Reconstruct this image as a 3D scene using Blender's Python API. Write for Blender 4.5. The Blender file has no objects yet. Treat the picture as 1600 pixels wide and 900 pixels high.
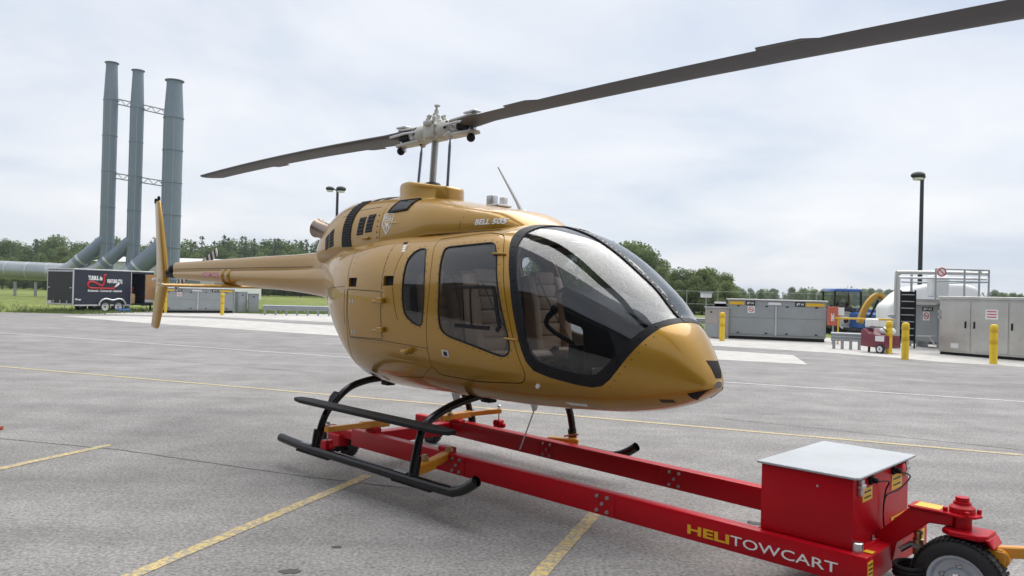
import bpy, bmesh, math, random
import numpy as np
from mathutils import Vector, Matrix
R = math.radians
scene = bpy.context.scene
col = scene.collection

# ------------------------------------------------------------------ camera
CAM_H, FPX, PITCH, ROLL = 1.76, 1195.0, 0.35, 1.46
cam_d = bpy.data.cameras.new('camera'); cam = bpy.data.objects.new('camera', cam_d); col.objects.link(cam)
cam_d.sensor_width = 36.0; cam_d.lens = FPX / 1600 * 36
cam_d.clip_start = 0.05; cam_d.clip_end = 6000
cam.matrix_world = Matrix.Translation((0, 0, CAM_H)) @ (Matrix.Rotation(R(90 + PITCH), 4, 'X') @ Matrix.Rotation(R(ROLL), 4, 'Z'))
scene.camera = cam

# ------------------------------------------------------------------ sky and sun (overcast)
SUN_EL, SUN_AZ = 66.0, 30.0        # azimuth clockwise from +Y
world = bpy.data.worlds.new('World'); scene.world = world; world.use_nodes = True
wn = world.node_tree; wn.nodes.clear()
def N(tree, typ, **kw):
    n = tree.nodes.new(typ)
    for k, v in kw.items(): setattr(n, k, v)
    return n
wo = N(wn, 'ShaderNodeOutputWorld'); bg = N(wn, 'ShaderNodeBackground'); bg.inputs['Strength'].default_value = 0.10
sky = N(wn, 'ShaderNodeTexSky', sky_type='NISHITA'); sky.sun_disc = False
sky.sun_elevation = R(SUN_EL); sky.sun_rotation = R(SUN_AZ); sky.dust_density = 2.0
tc = N(wn, 'ShaderNodeTexCoord'); sep = N(wn, 'ShaderNodeSeparateXYZ'); wn.links.new(tc.outputs['Generated'], sep.inputs[0])
def wm(op, a, b=None):
    n = N(wn, 'ShaderNodeMath', operation=op)
    for i, v in enumerate((a, b)):
        if v is None: continue
        if isinstance(v, (int, float)): n.inputs[i].default_value = v
        else: wn.links.new(v, n.inputs[i])
    return n.outputs[0]
zz = wm('ADD', wm('MAXIMUM', sep.outputs[2], 0.0), 0.22)
comb = N(wn, 'ShaderNodeCombineXYZ')
wn.links.new(wm('DIVIDE', sep.outputs[0], zz), comb.inputs[0]); wn.links.new(wm('DIVIDE', sep.outputs[1], zz), comb.inputs[1])
n1 = N(wn, 'ShaderNodeTexNoise'); n1.inputs['Scale'].default_value = 1.15; n1.inputs['Detail'].default_value = 6; n1.inputs['Roughness'].default_value = 0.52
n1.inputs['Distortion'].default_value = 0.35
wn.links.new(comb.outputs[0], n1.inputs['Vector'])
ramp = N(wn, 'ShaderNodeValToRGB'); wn.links.new(n1.outputs['Fac'], ramp.inputs[0])
K = 3.2
def ck(r, g, b): return (r * K, g * K, b * K, 1)
el = ramp.color_ramp.elements
el[0].position = 0.33; el[0].color = ck(0.76, 0.85, 1.0)
el[1].position = 0.68; el[1].color = ck(1.16, 1.17, 1.20)
e = ramp.color_ramp.elements.new(0.5); e.color = ck(0.99, 1.03, 1.105)
mx = N(wn, 'ShaderNodeMixRGB'); mx.inputs[0].default_value = 0.93
wn.links.new(sky.outputs[0], mx.inputs[1]); wn.links.new(ramp.outputs[0], mx.inputs[2])
wn.links.new(mx.outputs[0], bg.inputs['Color']); wn.links.new(bg.outputs[0], wo.inputs[0])
sun_d = bpy.data.lights.new('sun', 'SUN'); sun_d.energy = 1.5; sun_d.angle = R(72); sun_d.color = (1.0, 0.965, 0.92)
sun = bpy.data.objects.new('sun', sun_d); col.objects.link(sun)
sv = Vector((math.sin(R(SUN_AZ)) * math.cos(R(SUN_EL)), math.cos(R(SUN_AZ)) * math.cos(R(SUN_EL)), math.sin(R(SUN_EL))))
sun.rotation_euler = sv.to_track_quat('Z', 'Y').to_euler(); sun.location = sv * 60
vs = scene.view_settings; vs.view_transform = 'Standard'; vs.look = 'None'; vs.exposure = 1.36; vs.gamma = 1.0; vs.use_curve_mapping = False
scene.render.engine = 'CYCLES'; scene.cycles.use_denoising = True; scene.cycles.max_bounces = 10; scene.cycles.transparent_max_bounces = 24
scene.cycles.glossy_bounces = 5; scene.cycles.sample_clamp_indirect = 6.0

# ------------------------------------------------------------------ pixel helpers (photo is 1600x900)
def ray(px, py):
    r = R(ROLL); t = R(PITCH); dx, dy = px - 800, py - 450
    u = dx * math.cos(r) + dy * math.sin(r); v = -dx * math.sin(r) + dy * math.cos(r)
    X, Z = u / FPX, -v / FPX
    return np.array([X, math.cos(t) - Z * math.sin(t), math.sin(t) + Z * math.cos(t)])
def G(px, py, z=0.0):
    d = ray(px, py); s = (z - CAM_H) / d[2]; return Vector((s * d[0], s * d[1], z))
def D(px, py, Y):
    d = ray(px, py); return Vector((d[0] * Y / d[1], Y, CAM_H + d[2] * Y / d[1]))

# ------------------------------------------------------------------ materials
MATS = {}
def mat(name, c, rough=0.5, metal=0.0, coat=0.0, var=0.08, scale=3.0, bump=0.0, bscale=60.0, spec=0.5, grime=0.0):
    if name in MATS: return MATS[name]
    m = bpy.data.materials.new(name); m.use_nodes = True; t = m.node_tree
    p = t.nodes['Principled BSDF']
    p.inputs['Roughness'].default_value = rough; p.inputs['Metallic'].default_value = metal
    p.inputs['Coat Weight'].default_value = coat; p.inputs['Coat Roughness'].default_value = 0.04
    p.inputs['Specular IOR Level'].default_value = spec
    tcn = N(t, 'ShaderNodeTexCoord')
    nz = N(t, 'ShaderNodeTexNoise'); nz.inputs['Scale'].default_value = scale; nz.inputs['Detail'].default_value = 5; nz.inputs['Roughness'].default_value = 0.6
    t.links.new(tcn.outputs['Object'], nz.inputs['Vector'])
    rp = N(t, 'ShaderNodeValToRGB'); t.links.new(nz.outputs['Fac'], rp.inputs[0])
    rp.color_ramp.elements[0].position = 0.3; rp.color_ramp.elements[1].position = 0.7
    rp.color_ramp.elements[0].color = (*[x * (1 - var) for x in c], 1); rp.color_ramp.elements[1].color = (*[min(1, x * (1 + var)) for x in c], 1)
    out = rp.outputs[0]
    if grime > 0:
        n2 = N(t, 'ShaderNodeTexNoise'); n2.inputs['Scale'].default_value = scale * 6; n2.inputs['Detail'].default_value = 8; n2.inputs['Roughness'].default_value = 0.7
        t.links.new(tcn.outputs['Object'], n2.inputs['Vector'])
        r2 = N(t, 'ShaderNodeValToRGB'); t.links.new(n2.outputs['Fac'], r2.inputs[0])
        r2.color_ramp.elements[0].position = 0.5; r2.color_ramp.elements[1].position = 0.75
        r2.color_ramp.elements[0].color = (0, 0, 0, 1); r2.color_ramp.elements[1].color = (grime, grime, grime, 1)
        mxn = N(t, 'ShaderNodeMixRGB'); mxn.inputs[2].default_value = (*[x * 0.35 + 0.02 for x in c], 1)
        t.links.new(r2.outputs[0], mxn.inputs[0]); t.links.new(out, mxn.inputs[1]); out = mxn.outputs[0]
    t.links.new(out, p.inputs['Base Color'])
    if bump > 0:
        bz = N(t, 'ShaderNodeTexNoise'); bz.inputs['Scale'].default_value = bscale; bz.inputs['Detail'].default_value = 4
        t.links.new(tcn.outputs['Object'], bz.inputs['Vector'])
        bp = N(t, 'ShaderNodeBump'); bp.inputs['Strength'].default_value = bump; bp.inputs['Distance'].default_value = 0.01
        t.links.new(bz.outputs['Fac'], bp.inputs['Height']); t.links.new(bp.outputs[0], p.inputs['Normal'])
    MATS[name] = m; return m
def glass(name, tint, amount=1.0):
    m = bpy.data.materials.new(name); m.use_nodes = True; t = m.node_tree; t.nodes.clear()
    o = N(t, 'ShaderNodeOutputMaterial'); mi = N(t, 'ShaderNodeMixShader'); tr = N(t, 'ShaderNodeBsdfTransparent'); gl = N(t, 'ShaderNodeBsdfGlossy')
    tr.inputs[0].default_value = (*tint, 1); gl.inputs['Roughness'].default_value = 0.015; gl.inputs[0].default_value = (amount, amount, amount, 1)
    fr = N(t, 'ShaderNodeFresnel'); ge = N(t, 'ShaderNodeNewGeometry'); io = N(t, 'ShaderNodeMapRange')
    io.inputs['To Min'].default_value = 1.5; io.inputs['To Max'].default_value = 1 / 1.5      # both faces of the thin pane reflect alike
    t.links.new(ge.outputs['Backfacing'], io.inputs['Value']); t.links.new(io.outputs[0], fr.inputs[0])
    t.links.new(fr.outputs[0], mi.inputs[0]); t.links.new(tr.outputs[0], mi.inputs[1]); t.links.new(gl.outputs[0], mi.inputs[2]); t.links.new(mi.outputs[0], o.inputs[0])
    return m
GOLD = mat('gold_paint', (0.40, 0.212, 0.014), 0.34, 0.4, 0.65, 0.03, 1.5)
GOLD.node_tree.nodes['Principled BSDF'].inputs['Coat Roughness'].default_value = 0.02
LINER = mat('cabin_liner', (0.16, 0.145, 0.125), 0.8)
FRAME = mat('black_frame', (0.008, 0.008, 0.011), 0.5, bump=0.1, spec=0.25)
GLASS = glass('cabin_glass', (0.80, 0.82, 0.84), 0.9); GLASS2 = glass('lamp_glass', (0.7, 0.75, 0.78))
BLACKG = mat('black_gloss', (0.004, 0.004, 0.006), 0.2, 0, 0.0, grime=0.05, spec=0.4)
BLACKM = mat('black_matte', (0.007, 0.007, 0.009), 0.6, bump=0.15, spec=0.25)
SEAM = mat('seam_dark', (0.05, 0.03, 0.012), 0.6)
TAN = mat('tan_leather', (0.46, 0.31, 0.20), 0.5, bump=0.15, bscale=90)
HUB = mat('hub_paint', (0.52, 0.51, 0.46), 0.42, 0.1, grime=0.35, scale=6)
BLADE = mat('blade_grey', (0.062, 0.058, 0.062), 0.5, var=0.15, grime=0.3)
STEEL = mat('steel', (0.55, 0.55, 0.56), 0.28, 1.0, grime=0.15)
MASTM = mat('mast_steel', (0.42, 0.44, 0.41), 0.35, 0.7)
RODM = mat('rod_grey', (0.2, 0.22, 0.26), 0.35, 0.6)
RED = mat('red_paint', (0.45, 0.002, 0.010), 0.38, 0, 0.06, 0.07, grime=0.22, spec=0.18)
LIDM = mat('lid_aluminium', (0.42, 0.445, 0.47), 0.5, 0.2, bump=0.35, bscale=85)
_t = LIDM.node_tree; _p = _t.nodes['Principled BSDF']; _src = _p.inputs['Base Color'].links[0].from_socket; _tc = N(_t, 'ShaderNodeTexCoord')
for _rot in (45, -45):
    _mp = N(_t, 'ShaderNodeMapping'); _mp.inputs['Rotation'].default_value = (0, 0, R(_rot)); _t.links.new(_tc.outputs['Object'], _mp.inputs[0])
    _wv = N(_t, 'ShaderNodeTexWave'); _wv.inputs['Scale'].default_value = 11; _t.links.new(_mp.outputs[0], _wv.inputs['Vector'])
    _rp = N(_t, 'ShaderNodeValToRGB'); _t.links.new(_wv.outputs['Fac'], _rp.inputs[0]); _rp.color_ramp.elements[0].color = (.86, .86, .86, 1); _rp.color_ramp.elements[1].color = (1.06, 1.06, 1.06, 1)
    _mx = N(_t, 'ShaderNodeMixRGB'); _mx.blend_type = 'MULTIPLY'; _mx.inputs[0].default_value = 1; _t.links.new(_src, _mx.inputs[1]); _t.links.new(_rp.outputs[0], _mx.inputs[2]); _src = _mx.outputs[0]
_t.links.new(_src, _p.inputs['Base Color'])
ORANGE = mat('arm_yellow', (0.66, 0.27, 0.012), 0.4, 0, 0.3, 0.1, grime=0.25)
RUBBER = mat('rubber', (0.022, 0.022, 0.024), 0.75, bump=0.3, bscale=120)
RIM = mat('rim_grey', (0.50, 0.54, 0.60), 0.4, 0.4, grime=0.2)
DECAL = mat('decal_yellow', (0.75, 0.45, 0.02), 0.45, var=0.03)
TEXTW = mat('text_white', (0.82, 0.82, 0.82), 0.45, var=0.02); TEXTY = mat('text_yellow', (0.80, 0.42, 0.01), 0.45, var=0.02)
TEXTB = mat('text_black', (0.015, 0.015, 0.015), 0.5, var=0.02); TEXTR = mat('text_red', (0.5, 0.02, 0.03), 0.5, var=0.02)
BRASS = mat('brass', (0.45, 0.33, 0.16), 0.35, 0.8, grime=0.3)
GREYCAB = mat('cabinet_grey', (0.29, 0.315, 0.325), 0.5, 0.1, 0, 0.07, 1.2, grime=0.2)
STAIN = mat('stainless', (0.50, 0.50, 0.48), 0.34, 0.75, 0, 0.12, 1.5)
YELLOW = mat('bollard_yellow', (0.78, 0.53, 0.02), 0.45, 0, 0.1, 0.08, 4, grime=0.35)
YELLOW2 = mat('bollard_band', (0.62, 0.38, 0.01), 0.5, grime=0.3)
WHITE = mat('white_paint', (0.72, 0.73, 0.73), 0.5, var=0.05, grime=0.12)
MAROON = mat('maroon_paint', (0.16, 0.012, 0.03), 0.4, 0, 0.3)
NAVY = mat('trailer_navy', (0.010, 0.013, 0.032), 0.4, 0, 0.15, 0.1)
ALU = mat('aluminium', (0.55, 0.56, 0.58), 0.35, 0.7, grime=0.15)
STACK = mat('stack_paint', (0.185, 0.23, 0.285), 0.5, 0.15, 0, 0.10, 0.25, grime=0.15)
PIPEM = mat('pipe_cladding', (0.36, 0.39, 0.41), 0.35, 0.5, 0, 0.08, 0.4, grime=0.2)
GALV = mat('galvanised', (0.34, 0.37, 0.39), 0.5, 0.4, grime=0.25)
POLEM = mat('pole_dark', (0.018, 0.022, 0.032), 0.5)
WOOD = mat('plywood', (0.45, 0.25, 0.11), 0.6, scale=8)
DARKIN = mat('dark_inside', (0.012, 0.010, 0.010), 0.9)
BLUE = mat('blue_paint', (0.02, 0.10, 0.36), 0.4, 0, 0.3)
DIGGER = mat('digger_yellow', (0.50, 0.27, 0.03), 0.5, grime=0.3)
REDSIGN = mat('red_sign', (0.48, 0.11, 0.06), 0.55); SIGNW = mat('sign_white', (0.75, 0.75, 0.75), 0.5)
PAINTW = mat('line_white', (0.50, 0.50, 0.49), 0.8, var=0.12, scale=4, grime=0.6)
BARK = mat('bark', (0.09, 0.07, 0.055), 0.9)
HANGAR = mat('hangar_cladding', (0.10, 0.105, 0.11), 0.7)

def foliage(name, a, b):
    m = bpy.data.materials.new(name); m.use_nodes = True; t = m.node_tree; p = t.nodes['Principled BSDF']; p.inputs['Roughness'].default_value = 0.7
    g = N(t, 'ShaderNodeNewGeometry'); oi = N(t, 'ShaderNodeObjectInfo')
    ad = N(t, 'ShaderNodeMath', operation='ADD'); t.links.new(g.outputs['Random Per Island'], ad.inputs[0])
    mu = N(t, 'ShaderNodeMath', operation='MULTIPLY'); mu.inputs[1].default_value = 0.9; t.links.new(oi.outputs['Random'], mu.inputs[0]); t.links.new(mu.outputs[0], ad.inputs[1])
    dv = N(t, 'ShaderNodeMath', operation='MULTIPLY'); dv.inputs[1].default_value = 0.53; t.links.new(ad.outputs[0], dv.inputs[0])
    rp = N(t, 'ShaderNodeValToRGB'); t.links.new(dv.outputs[0], rp.inputs[0]); rp.color_ramp.elements[0].color = (*a, 1); rp.color_ramp.elements[1].color = (*b, 1)
    t.links.new(rp.outputs[0], p.inputs['Base Color'])
    tl = N(t, 'ShaderNodeBsdfTranslucent'); t.links.new(rp.outputs[0], tl.inputs[0]); ms = N(t, 'ShaderNodeMixShader'); ms.inputs[0].default_value = 0.42
    o = t.nodes['Material Output']; t.links.new(p.outputs[0], ms.inputs[1]); t.links.new(tl.outputs[0], ms.inputs[2]); t.links.new(ms.outputs[0], o.inputs[0])
    return m
LEAF1 = foliage('leaf_broad', (0.085, 0.14, 0.045), (0.18, 0.24, 0.085)); LEAF2 = foliage('leaf_pale', (0.10, 0.15, 0.05), (0.22, 0.27, 0.10)); LEAF3 = foliage('needle_dark', (0.05, 0.095, 0.055), (0.10, 0.16, 0.085))

# ------------------------------------------------------------------ mesh builder
def finish(me, m, smooth=True, ang=35, bevel=0.0, seg=1):
    bm = bmesh.new(); bm.from_mesh(me)
    bmesh.ops.remove_doubles(bm, verts=bm.verts, dist=1e-5)
    bmesh.ops.recalc_face_normals(bm, faces=bm.faces)
    if bevel > 0:
        es = [e for e in bm.edges if len(e.link_faces) == 2 and e.calc_face_angle() > R(30)]
        bmesh.ops.bevel(bm, geom=es, offset=bevel, segments=seg, affect='EDGES', clamp_overlap=True, profile=0.5)
    if smooth:
        for f in bm.faces: f.smooth = True
        for e in bm.edges:
            if len(e.link_faces) == 2 and e.calc_face_angle() > R(ang): e.smooth = False
    bm.to_mesh(me); bm.free()
    if m is not None: me.materials.append(m)
def link(name, me, parent=None):
    o = bpy.data.objects.new(name, me); col.objects.link(o)
    if parent is not None: o.parent = parent
    return o
def frame_of(d, up=(0, 0, 1)):
    d = Vector(d).normalized(); u = Vector(up)
    if abs(d.dot(u)) > 0.98: u = Vector((1, 0, 0))
    s = d.cross(u).normalized(); return d, s, s.cross(d)
class MB:
    def __init__(s): s.v = []; s.f = []
    def add(s, vs, fs):
        n = len(s.v); s.v += [tuple(v) for v in vs]; s.f += [tuple(i + n for i in f) for f in fs]; return s
    def box(s, c, d, rot=None):
        c = Vector(c); h = [x / 2 for x in d]
        P = [Vector((i * h[0], j * h[1], k * h[2])) for k in (-1, 1) for j in (-1, 1) for i in (-1, 1)]
        if rot is not None: P = [rot @ p for p in P]
        return s.add([c + p for p in P], [(0, 2, 3, 1), (4, 5, 7, 6), (0, 1, 5, 4), (2, 6, 7, 3), (0, 4, 6, 2), (1, 3, 7, 5)])
    def b2(s, a, b): return s.box([(x + y) / 2 for x, y in zip(a, b)], [abs(y - x) for x, y in zip(a, b)])
    def bar(s, a, b, w, h, up=(0, 0, 1)):
        a, b = Vector(a), Vector(b); d, sd, u = frame_of(b - a, up)
        P = [p + sd * (i * w / 2) + u * (k * h / 2) for p in (a, b) for k in (-1, 1) for i in (-1, 1)]
        return s.add(P, [(0, 1, 3, 2), (4, 6, 7, 5), (0, 4, 5, 1), (2, 3, 7, 6), (0, 2, 6, 4), (1, 5, 7, 3)])
    def tube(s, pts, r, n=10, cap=True):
        pts = [Vector(p) for p in pts]; rs = r if isinstance(r, (list, tuple)) else [r] * len(pts); base = len(s.v)
        pu = None; rings = []
        for i, p in enumerate(pts):
            d = (pts[min(i + 1, len(pts) - 1)] - pts[max(i - 1, 0)])
            d, sd, u = frame_of(d, pu if pu is not None else (0, 0, 1)); pu = u
            rings.append([p + (sd * math.cos(2 * math.pi * k / n) + u * math.sin(2 * math.pi * k / n)) * rs[i] for k in range(n)])
        V = [v for rg in rings for v in rg]; F = []
        for i in range(len(pts) - 1):
            for k in range(n): F.append((i * n + k, i * n + (k + 1) % n, (i + 1) * n + (k + 1) % n, (i + 1) * n + k))
        if cap: F.append(tuple(range(n))[::-1]); F.append(tuple((len(pts) - 1) * n + k for k in range(n)))
        return s.add(V, F)
    def lathe(s, prof, n=20, o=(0, 0, 0), ax=(0, 0, 1), cap=True):
        o = Vector(o); d, sd, u = frame_of(ax); V = []; F = []
        for r, h in prof:
            for k in range(n):
                a = 2 * math.pi * k / n; V.append(o + d * h + (sd * math.cos(a) + u * math.sin(a)) * r)
        for i in range(len(prof) - 1):
            for k in range(n): F.append((i * n + k, i * n + (k + 1) % n, (i + 1) * n + (k + 1) % n, (i + 1) * n + k))
        if cap: F.append(tuple(range(n))[::-1]); F.append(tuple((len(prof) - 1) * n + k for k in range(n)))
        return s.add(V, F)
    def prism(s, poly, off):
        n = len(poly); off = Vector(off); P = [Vector(p) for p in poly]
        return s.add(P + [p + off for p in P], [tuple(range(n))[::-1], tuple(range(n, 2 * n))] + [(i, (i + 1) % n, n + (i + 1) % n, n + i) for i in range(n)])
    def ball(s, c, r, n=12, m=8, sc=(1, 1, 1)):
        V = []; F = []; c = Vector(c)
        for i in range(m + 1):
            t = math.pi * i / m
            for k in range(n):
                a = 2 * math.pi * k / n; V.append(c + Vector((r * math.sin(t) * math.cos(a) * sc[0], r * math.sin(t) * math.sin(a) * sc[1], r * math.cos(t) * sc[2])))
        for i in range(m):
            for k in range(n): F.append((i * n + k, i * n + (k + 1) % n, (i + 1) * n + (k + 1) % n, (i + 1) * n + k))
        return s.add(V, F)
    def mesh(s, name, m=None, **kw):
        me = bpy.data.meshes.new(name); me.from_pydata(s.v, [], s.f); me.update(); finish(me, m, **kw); return me
    def build(s, name, m, parent=None, **kw): return link(name, s.mesh(name, m, **kw), parent)
def empty(name, loc=(0, 0, 0), rz=0.0):
    o = bpy.data.objects.new(name, None); col.objects.link(o); o.location = loc; o.rotation_euler = (0, 0, rz); o.empty_display_size = 0.2; return o
def tag(o, label=None, cat=None, group=None, kind=None):
    for k, v in (('label', label), ('category', cat), ('group', group), ('kind', kind)):
        if v: o[k] = v
    return o
def copy_tree(o, parent=None):
    c = o.copy(); col.objects.link(c); c.parent = parent
    for ch in list(o.children): copy_tree(ch, c)
    return c
def text_mesh(s, size=1.0, bold=0.0, sx=1.0, depth=0.002, align='LEFT'):
    cu = bpy.data.curves.new('lettering', 'FONT'); cu.body = s; cu.size = size; cu.offset = bold; cu.extrude = depth; cu.align_x = align; cu.resolution_u = 3
    o = bpy.data.objects.new('tmp', cu); col.objects.link(o); dg = bpy.context.evaluated_depsgraph_get()
    me = bpy.data.meshes.new_from_object(o.evaluated_get(dg)); bpy.data.objects.remove(o); bpy.data.curves.remove(cu)
    for v in me.vertices: v.co.x *= sx
    return me
def fit_text(me, w, h):
    xs = [v.co.x for v in me.vertices]; ys = [v.co.y for v in me.vertices]; x0, x1, y0, y1 = min(xs), max(xs), min(ys), max(ys)
    for v in me.vertices: v.co.x = (v.co.x - x0) / (x1 - x0) * w; v.co.y = (v.co.y - y0) / (y1 - y0) * h
def text_on(s, o, ex, ez, m, parent, size, name='lettering', **kw):
    """flat lettering: origin o, reading direction ex, up ez"""
    fit = kw.pop('fit', None); slant = kw.pop('slant', 0.0); me = text_mesh(s, size, **kw)
    if fit: fit_text(me, *fit)
    ex = Vector(ex).normalized(); ez = Vector(ez).normalized(); n = ex.cross(ez); o = Vector(o)
    for v in me.vertices: v.co = o + ex * v.co.x + ez * v.co.y + n * v.co.z
    me.materials.clear(); me.materials.append(m); return link(name, me, parent)
def spline(pts, k=6):
    P = [Vector(p) for p in pts]; out = []
    for i in range(len(P) - 1):
        p0, p1, p2, p3 = P[max(i - 1, 0)], P[i], P[i + 1], P[min(i + 2, len(P) - 1)]
        for j in range(k):
            t = j / k; out.append(0.5 * ((2 * p1) + (p2 - p0) * t + (2 * p0 - 5 * p1 + 4 * p2 - p3) * t * t + (3 * p1 - p0 - 3 * p2 + p3) * t ** 3))
    out.append(P[-1]); return out
# ================================================================== helicopter (local: x forward, y port, z up, origin under the mast)
HX, HY, HZ, HEAD = -0.767, 7.511, 0.2, 44.4
class Loft:
    def __init__(s, T): s.T = np.array(T, float)
    def q(s, xs):
        xs = np.asarray(xs, float); x = s.T[:, 0]; Y = s.T[:, 1:]; h = np.diff(x)[:, None]; d = np.diff(Y, axis=0) / h
        m = np.zeros_like(Y); m[0] = d[0]; m[-1] = d[-1]
        for i in range(1, len(x) - 1):
            a, b = d[i - 1], d[i]
            m[i] = np.where(a * b > 0, 2 * a * b / (a + b + 1e-12), 0) * .5 + .5 * (a * h[i] + b * h[i - 1]) / (h[i] + h[i - 1])
        xs = np.clip(xs, x[0], x[-1]); k = np.clip(np.searchsorted(x, xs) - 1, 0, len(x) - 2)
        hh = (x[k + 1] - x[k])[:, None]; t = ((xs - x[k]) / (x[k + 1] - x[k]))[:, None]
        return (2*t**3-3*t**2+1)*Y[k]+(t**3-2*t**2+t)*hh*m[k]+(-2*t**3+3*t**2)*Y[k+1]+(t**3-t**2)*hh*m[k+1]
    def F(s, P):
        q = s.q(P[:, 0]); zt, zb, w, zm, nu, nl = q.T
        up = P[:, 2] >= zm; b = np.where(up, (P[:, 2] - zm) / np.maximum(zt - zm, 1e-3), (zm - P[:, 2]) / np.maximum(zm - zb, 1e-3)); n = np.where(up, nu, nl)
        a = np.abs(P[:, 1]) / np.maximum(w, 1e-3); return (a ** n + np.abs(b) ** n) ** (1 / n)
    def normal(s, P):
        P = np.asarray(P, float); g = np.zeros_like(P); e = 2e-3
        for i in range(3):
            d = np.zeros(3); d[i] = e; g[:, i] = s.F(P + d) - s.F(P - d)
        g /= np.maximum(np.linalg.norm(g, axis=1), 1e-9)[:, None]; return g
    def half(s, x, z):
        zt, zb, w, zm, nu, nl = s.q([x])[0]; up = z >= zm; b = (z - zm) / (zt - zm) if up else (zm - z) / (zm - zb); n = nu if up else nl
        return w * max(0.0, 1 - min(1, abs(b)) ** n) ** (1 / n)
    def pt(s, x, z, off=0.0, side=-1):
        p = np.array([[x, side * s.half(x, z), z]]); n = s.normal(p)[0]; return Vector(p[0] + n * off), Vector(n)
    def top(s, x, y, off=0.0):
        zt, zb, w, zm, nu, nl = s.q([x])[0]; z = zm + (zt - zm) * max(0, 1 - min(1, abs(y) / w) ** nu) ** (1 / nu)
        p = np.array([[x, y, z]]); n = s.normal(p)[0]; return Vector(p[0] + n * off), Vector(n)
    def grid(s, xs, nth):
        q = s.q(xs); th = np.linspace(0, 2 * np.pi, nth, endpoint=False); c, sn = np.cos(th), np.sin(th)
        zt, zb, w, zm, nu, nl = [q[:, i:i + 1] for i in range(6)]; n = np.where(sn >= 0, nu, nl)
        return np.stack([np.repeat(np.asarray(xs)[:, None], nth, 1), w * np.sign(c) * np.abs(c) ** (2 / n), zm + np.where(sn >= 0, zt - zm, zm - zb) * np.sign(sn) * np.abs(sn) ** (2 / n)], -1)
    def inset(s, t, x0=None, x1=None):
        x0 = s.T[0, 0] if x0 is None else x0; x1 = s.T[-1, 0] if x1 is None else x1
        xs = np.concatenate([[x0], s.T[(s.T[:, 0] > x0 + .02) & (s.T[:, 0] < x1 - .02), 0], [x1]]); T = np.concatenate([xs[:, None], s.q(xs)], 1)
        T[:, 1] -= t; T[:, 2] += t; T[:, 3] = np.maximum(T[:, 3] - t, .004); return Loft(T)
    def solid(s, nx=110, nth=112, flip=False):
        x = s.T[:, 0]; u = np.linspace(0, 1, nx); xs = x[0] + (x[-1] - x[0]) * (u + 0.12 * np.sin(np.pi * u * 2) * 0 )
        dense = x[-1] - (x[-1] - max(x[0], x[-1] - .35)) * np.linspace(1, 0, 16) ** 1.6
        xs = np.unique(np.round(np.concatenate([xs[xs < dense[0] - .01], dense]), 4))
        P = s.grid(xs, nth); n = len(xs); V = P.reshape(-1, 3); F = []
        for i in range(n - 1):
            for k in range(nth):
                a, b = i * nth + k, i * nth + (k + 1) % nth; F.append((a, b, b + nth, a + nth))
        F.append(tuple(range(nth))[::-1]); F.append(tuple((n - 1) * nth + k for k in range(nth)))
        if flip: F = [f[::-1] for f in F]
        return V, F
def shell_mesh(outer, inner, **kw):
    V, F = outer.solid(**kw); F = [f[::-1] for f in F]           # outward
    me = bpy.data.meshes.new('shell'); V2, F2 = inner.solid(**kw); n = len(V)
    me.from_pydata(np.concatenate([V, V2]).tolist(), [], F + [tuple(i + n for i in f) for f in F2]); me.update()
    bm = bmesh.new(); bm.from_mesh(me); bm.to_mesh(me); bm.free(); return me
def solid_mesh(l, **kw):
    V, F = l.solid(**kw); me = bpy.data.meshes.new('solid'); me.from_pydata(V.tolist(), [], [f[::-1] for f in F]); me.update(); return me
def boolean(a, b, op):
    oa = link('tmp', a); ob = link('tmp', b); m = oa.modifiers.new('b', 'BOOLEAN'); m.object = ob; m.operation = op; m.solver = 'EXACT'
    dg = bpy.context.evaluated_depsgraph_get(); me = bpy.data.meshes.new_from_object(oa.evaluated_get(dg))
    bpy.data.objects.remove(oa); bpy.data.objects.remove(ob); return me
def yprisms(items):
    mb = MB()
    for poly, y0, y1 in items: mb.prism([(x, y0, z) for x, z in poly], (0, y1 - y0, 0))
    me = bpy.data.meshes.new('cut'); me.from_pydata(mb.v, [], mb.f); me.update()
    bm = bmesh.new(); bm.from_mesh(me); bmesh.ops.recalc_face_normals(bm, faces=bm.faces); bm.to_mesh(me); bm.free(); return me
def fillet(poly, r=0.06, k=5):
    out = []; n = len(poly)
    for i in range(n):
        p0, p, p1 = Vector(poly[i - 1]), Vector(poly[i]), Vector(poly[(i + 1) % n])
        a = p + (p0 - p).normalized() * min(r, (p0 - p).length * .45); b = p + (p1 - p).normalized() * min(r, (p1 - p).length * .45)
        for j in range(k + 1):
            t = j / k; q = a * (1 - t) ** 2 + p * 2 * t * (1 - t) + b * t * t; out.append((q.x, q.y))
    return out
def inset_poly(poly, d):
    n = len(poly); A = sum(poly[i - 1][0] * poly[i][1] - poly[i][0] * poly[i - 1][1] for i in range(n)); s = 1 if A > 0 else -1; out = []
    for i in range(n):
        p0, p, p1 = Vector(poly[i - 1]), Vector(poly[i]), Vector(poly[(i + 1) % n]); e = (p1 - p0)
        if e.length < 1e-9: out.append(tuple(p)); continue
        e.normalize(); out.append((p.x - e.y * s * d, p.y + e.x * s * d))
    return out
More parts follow.
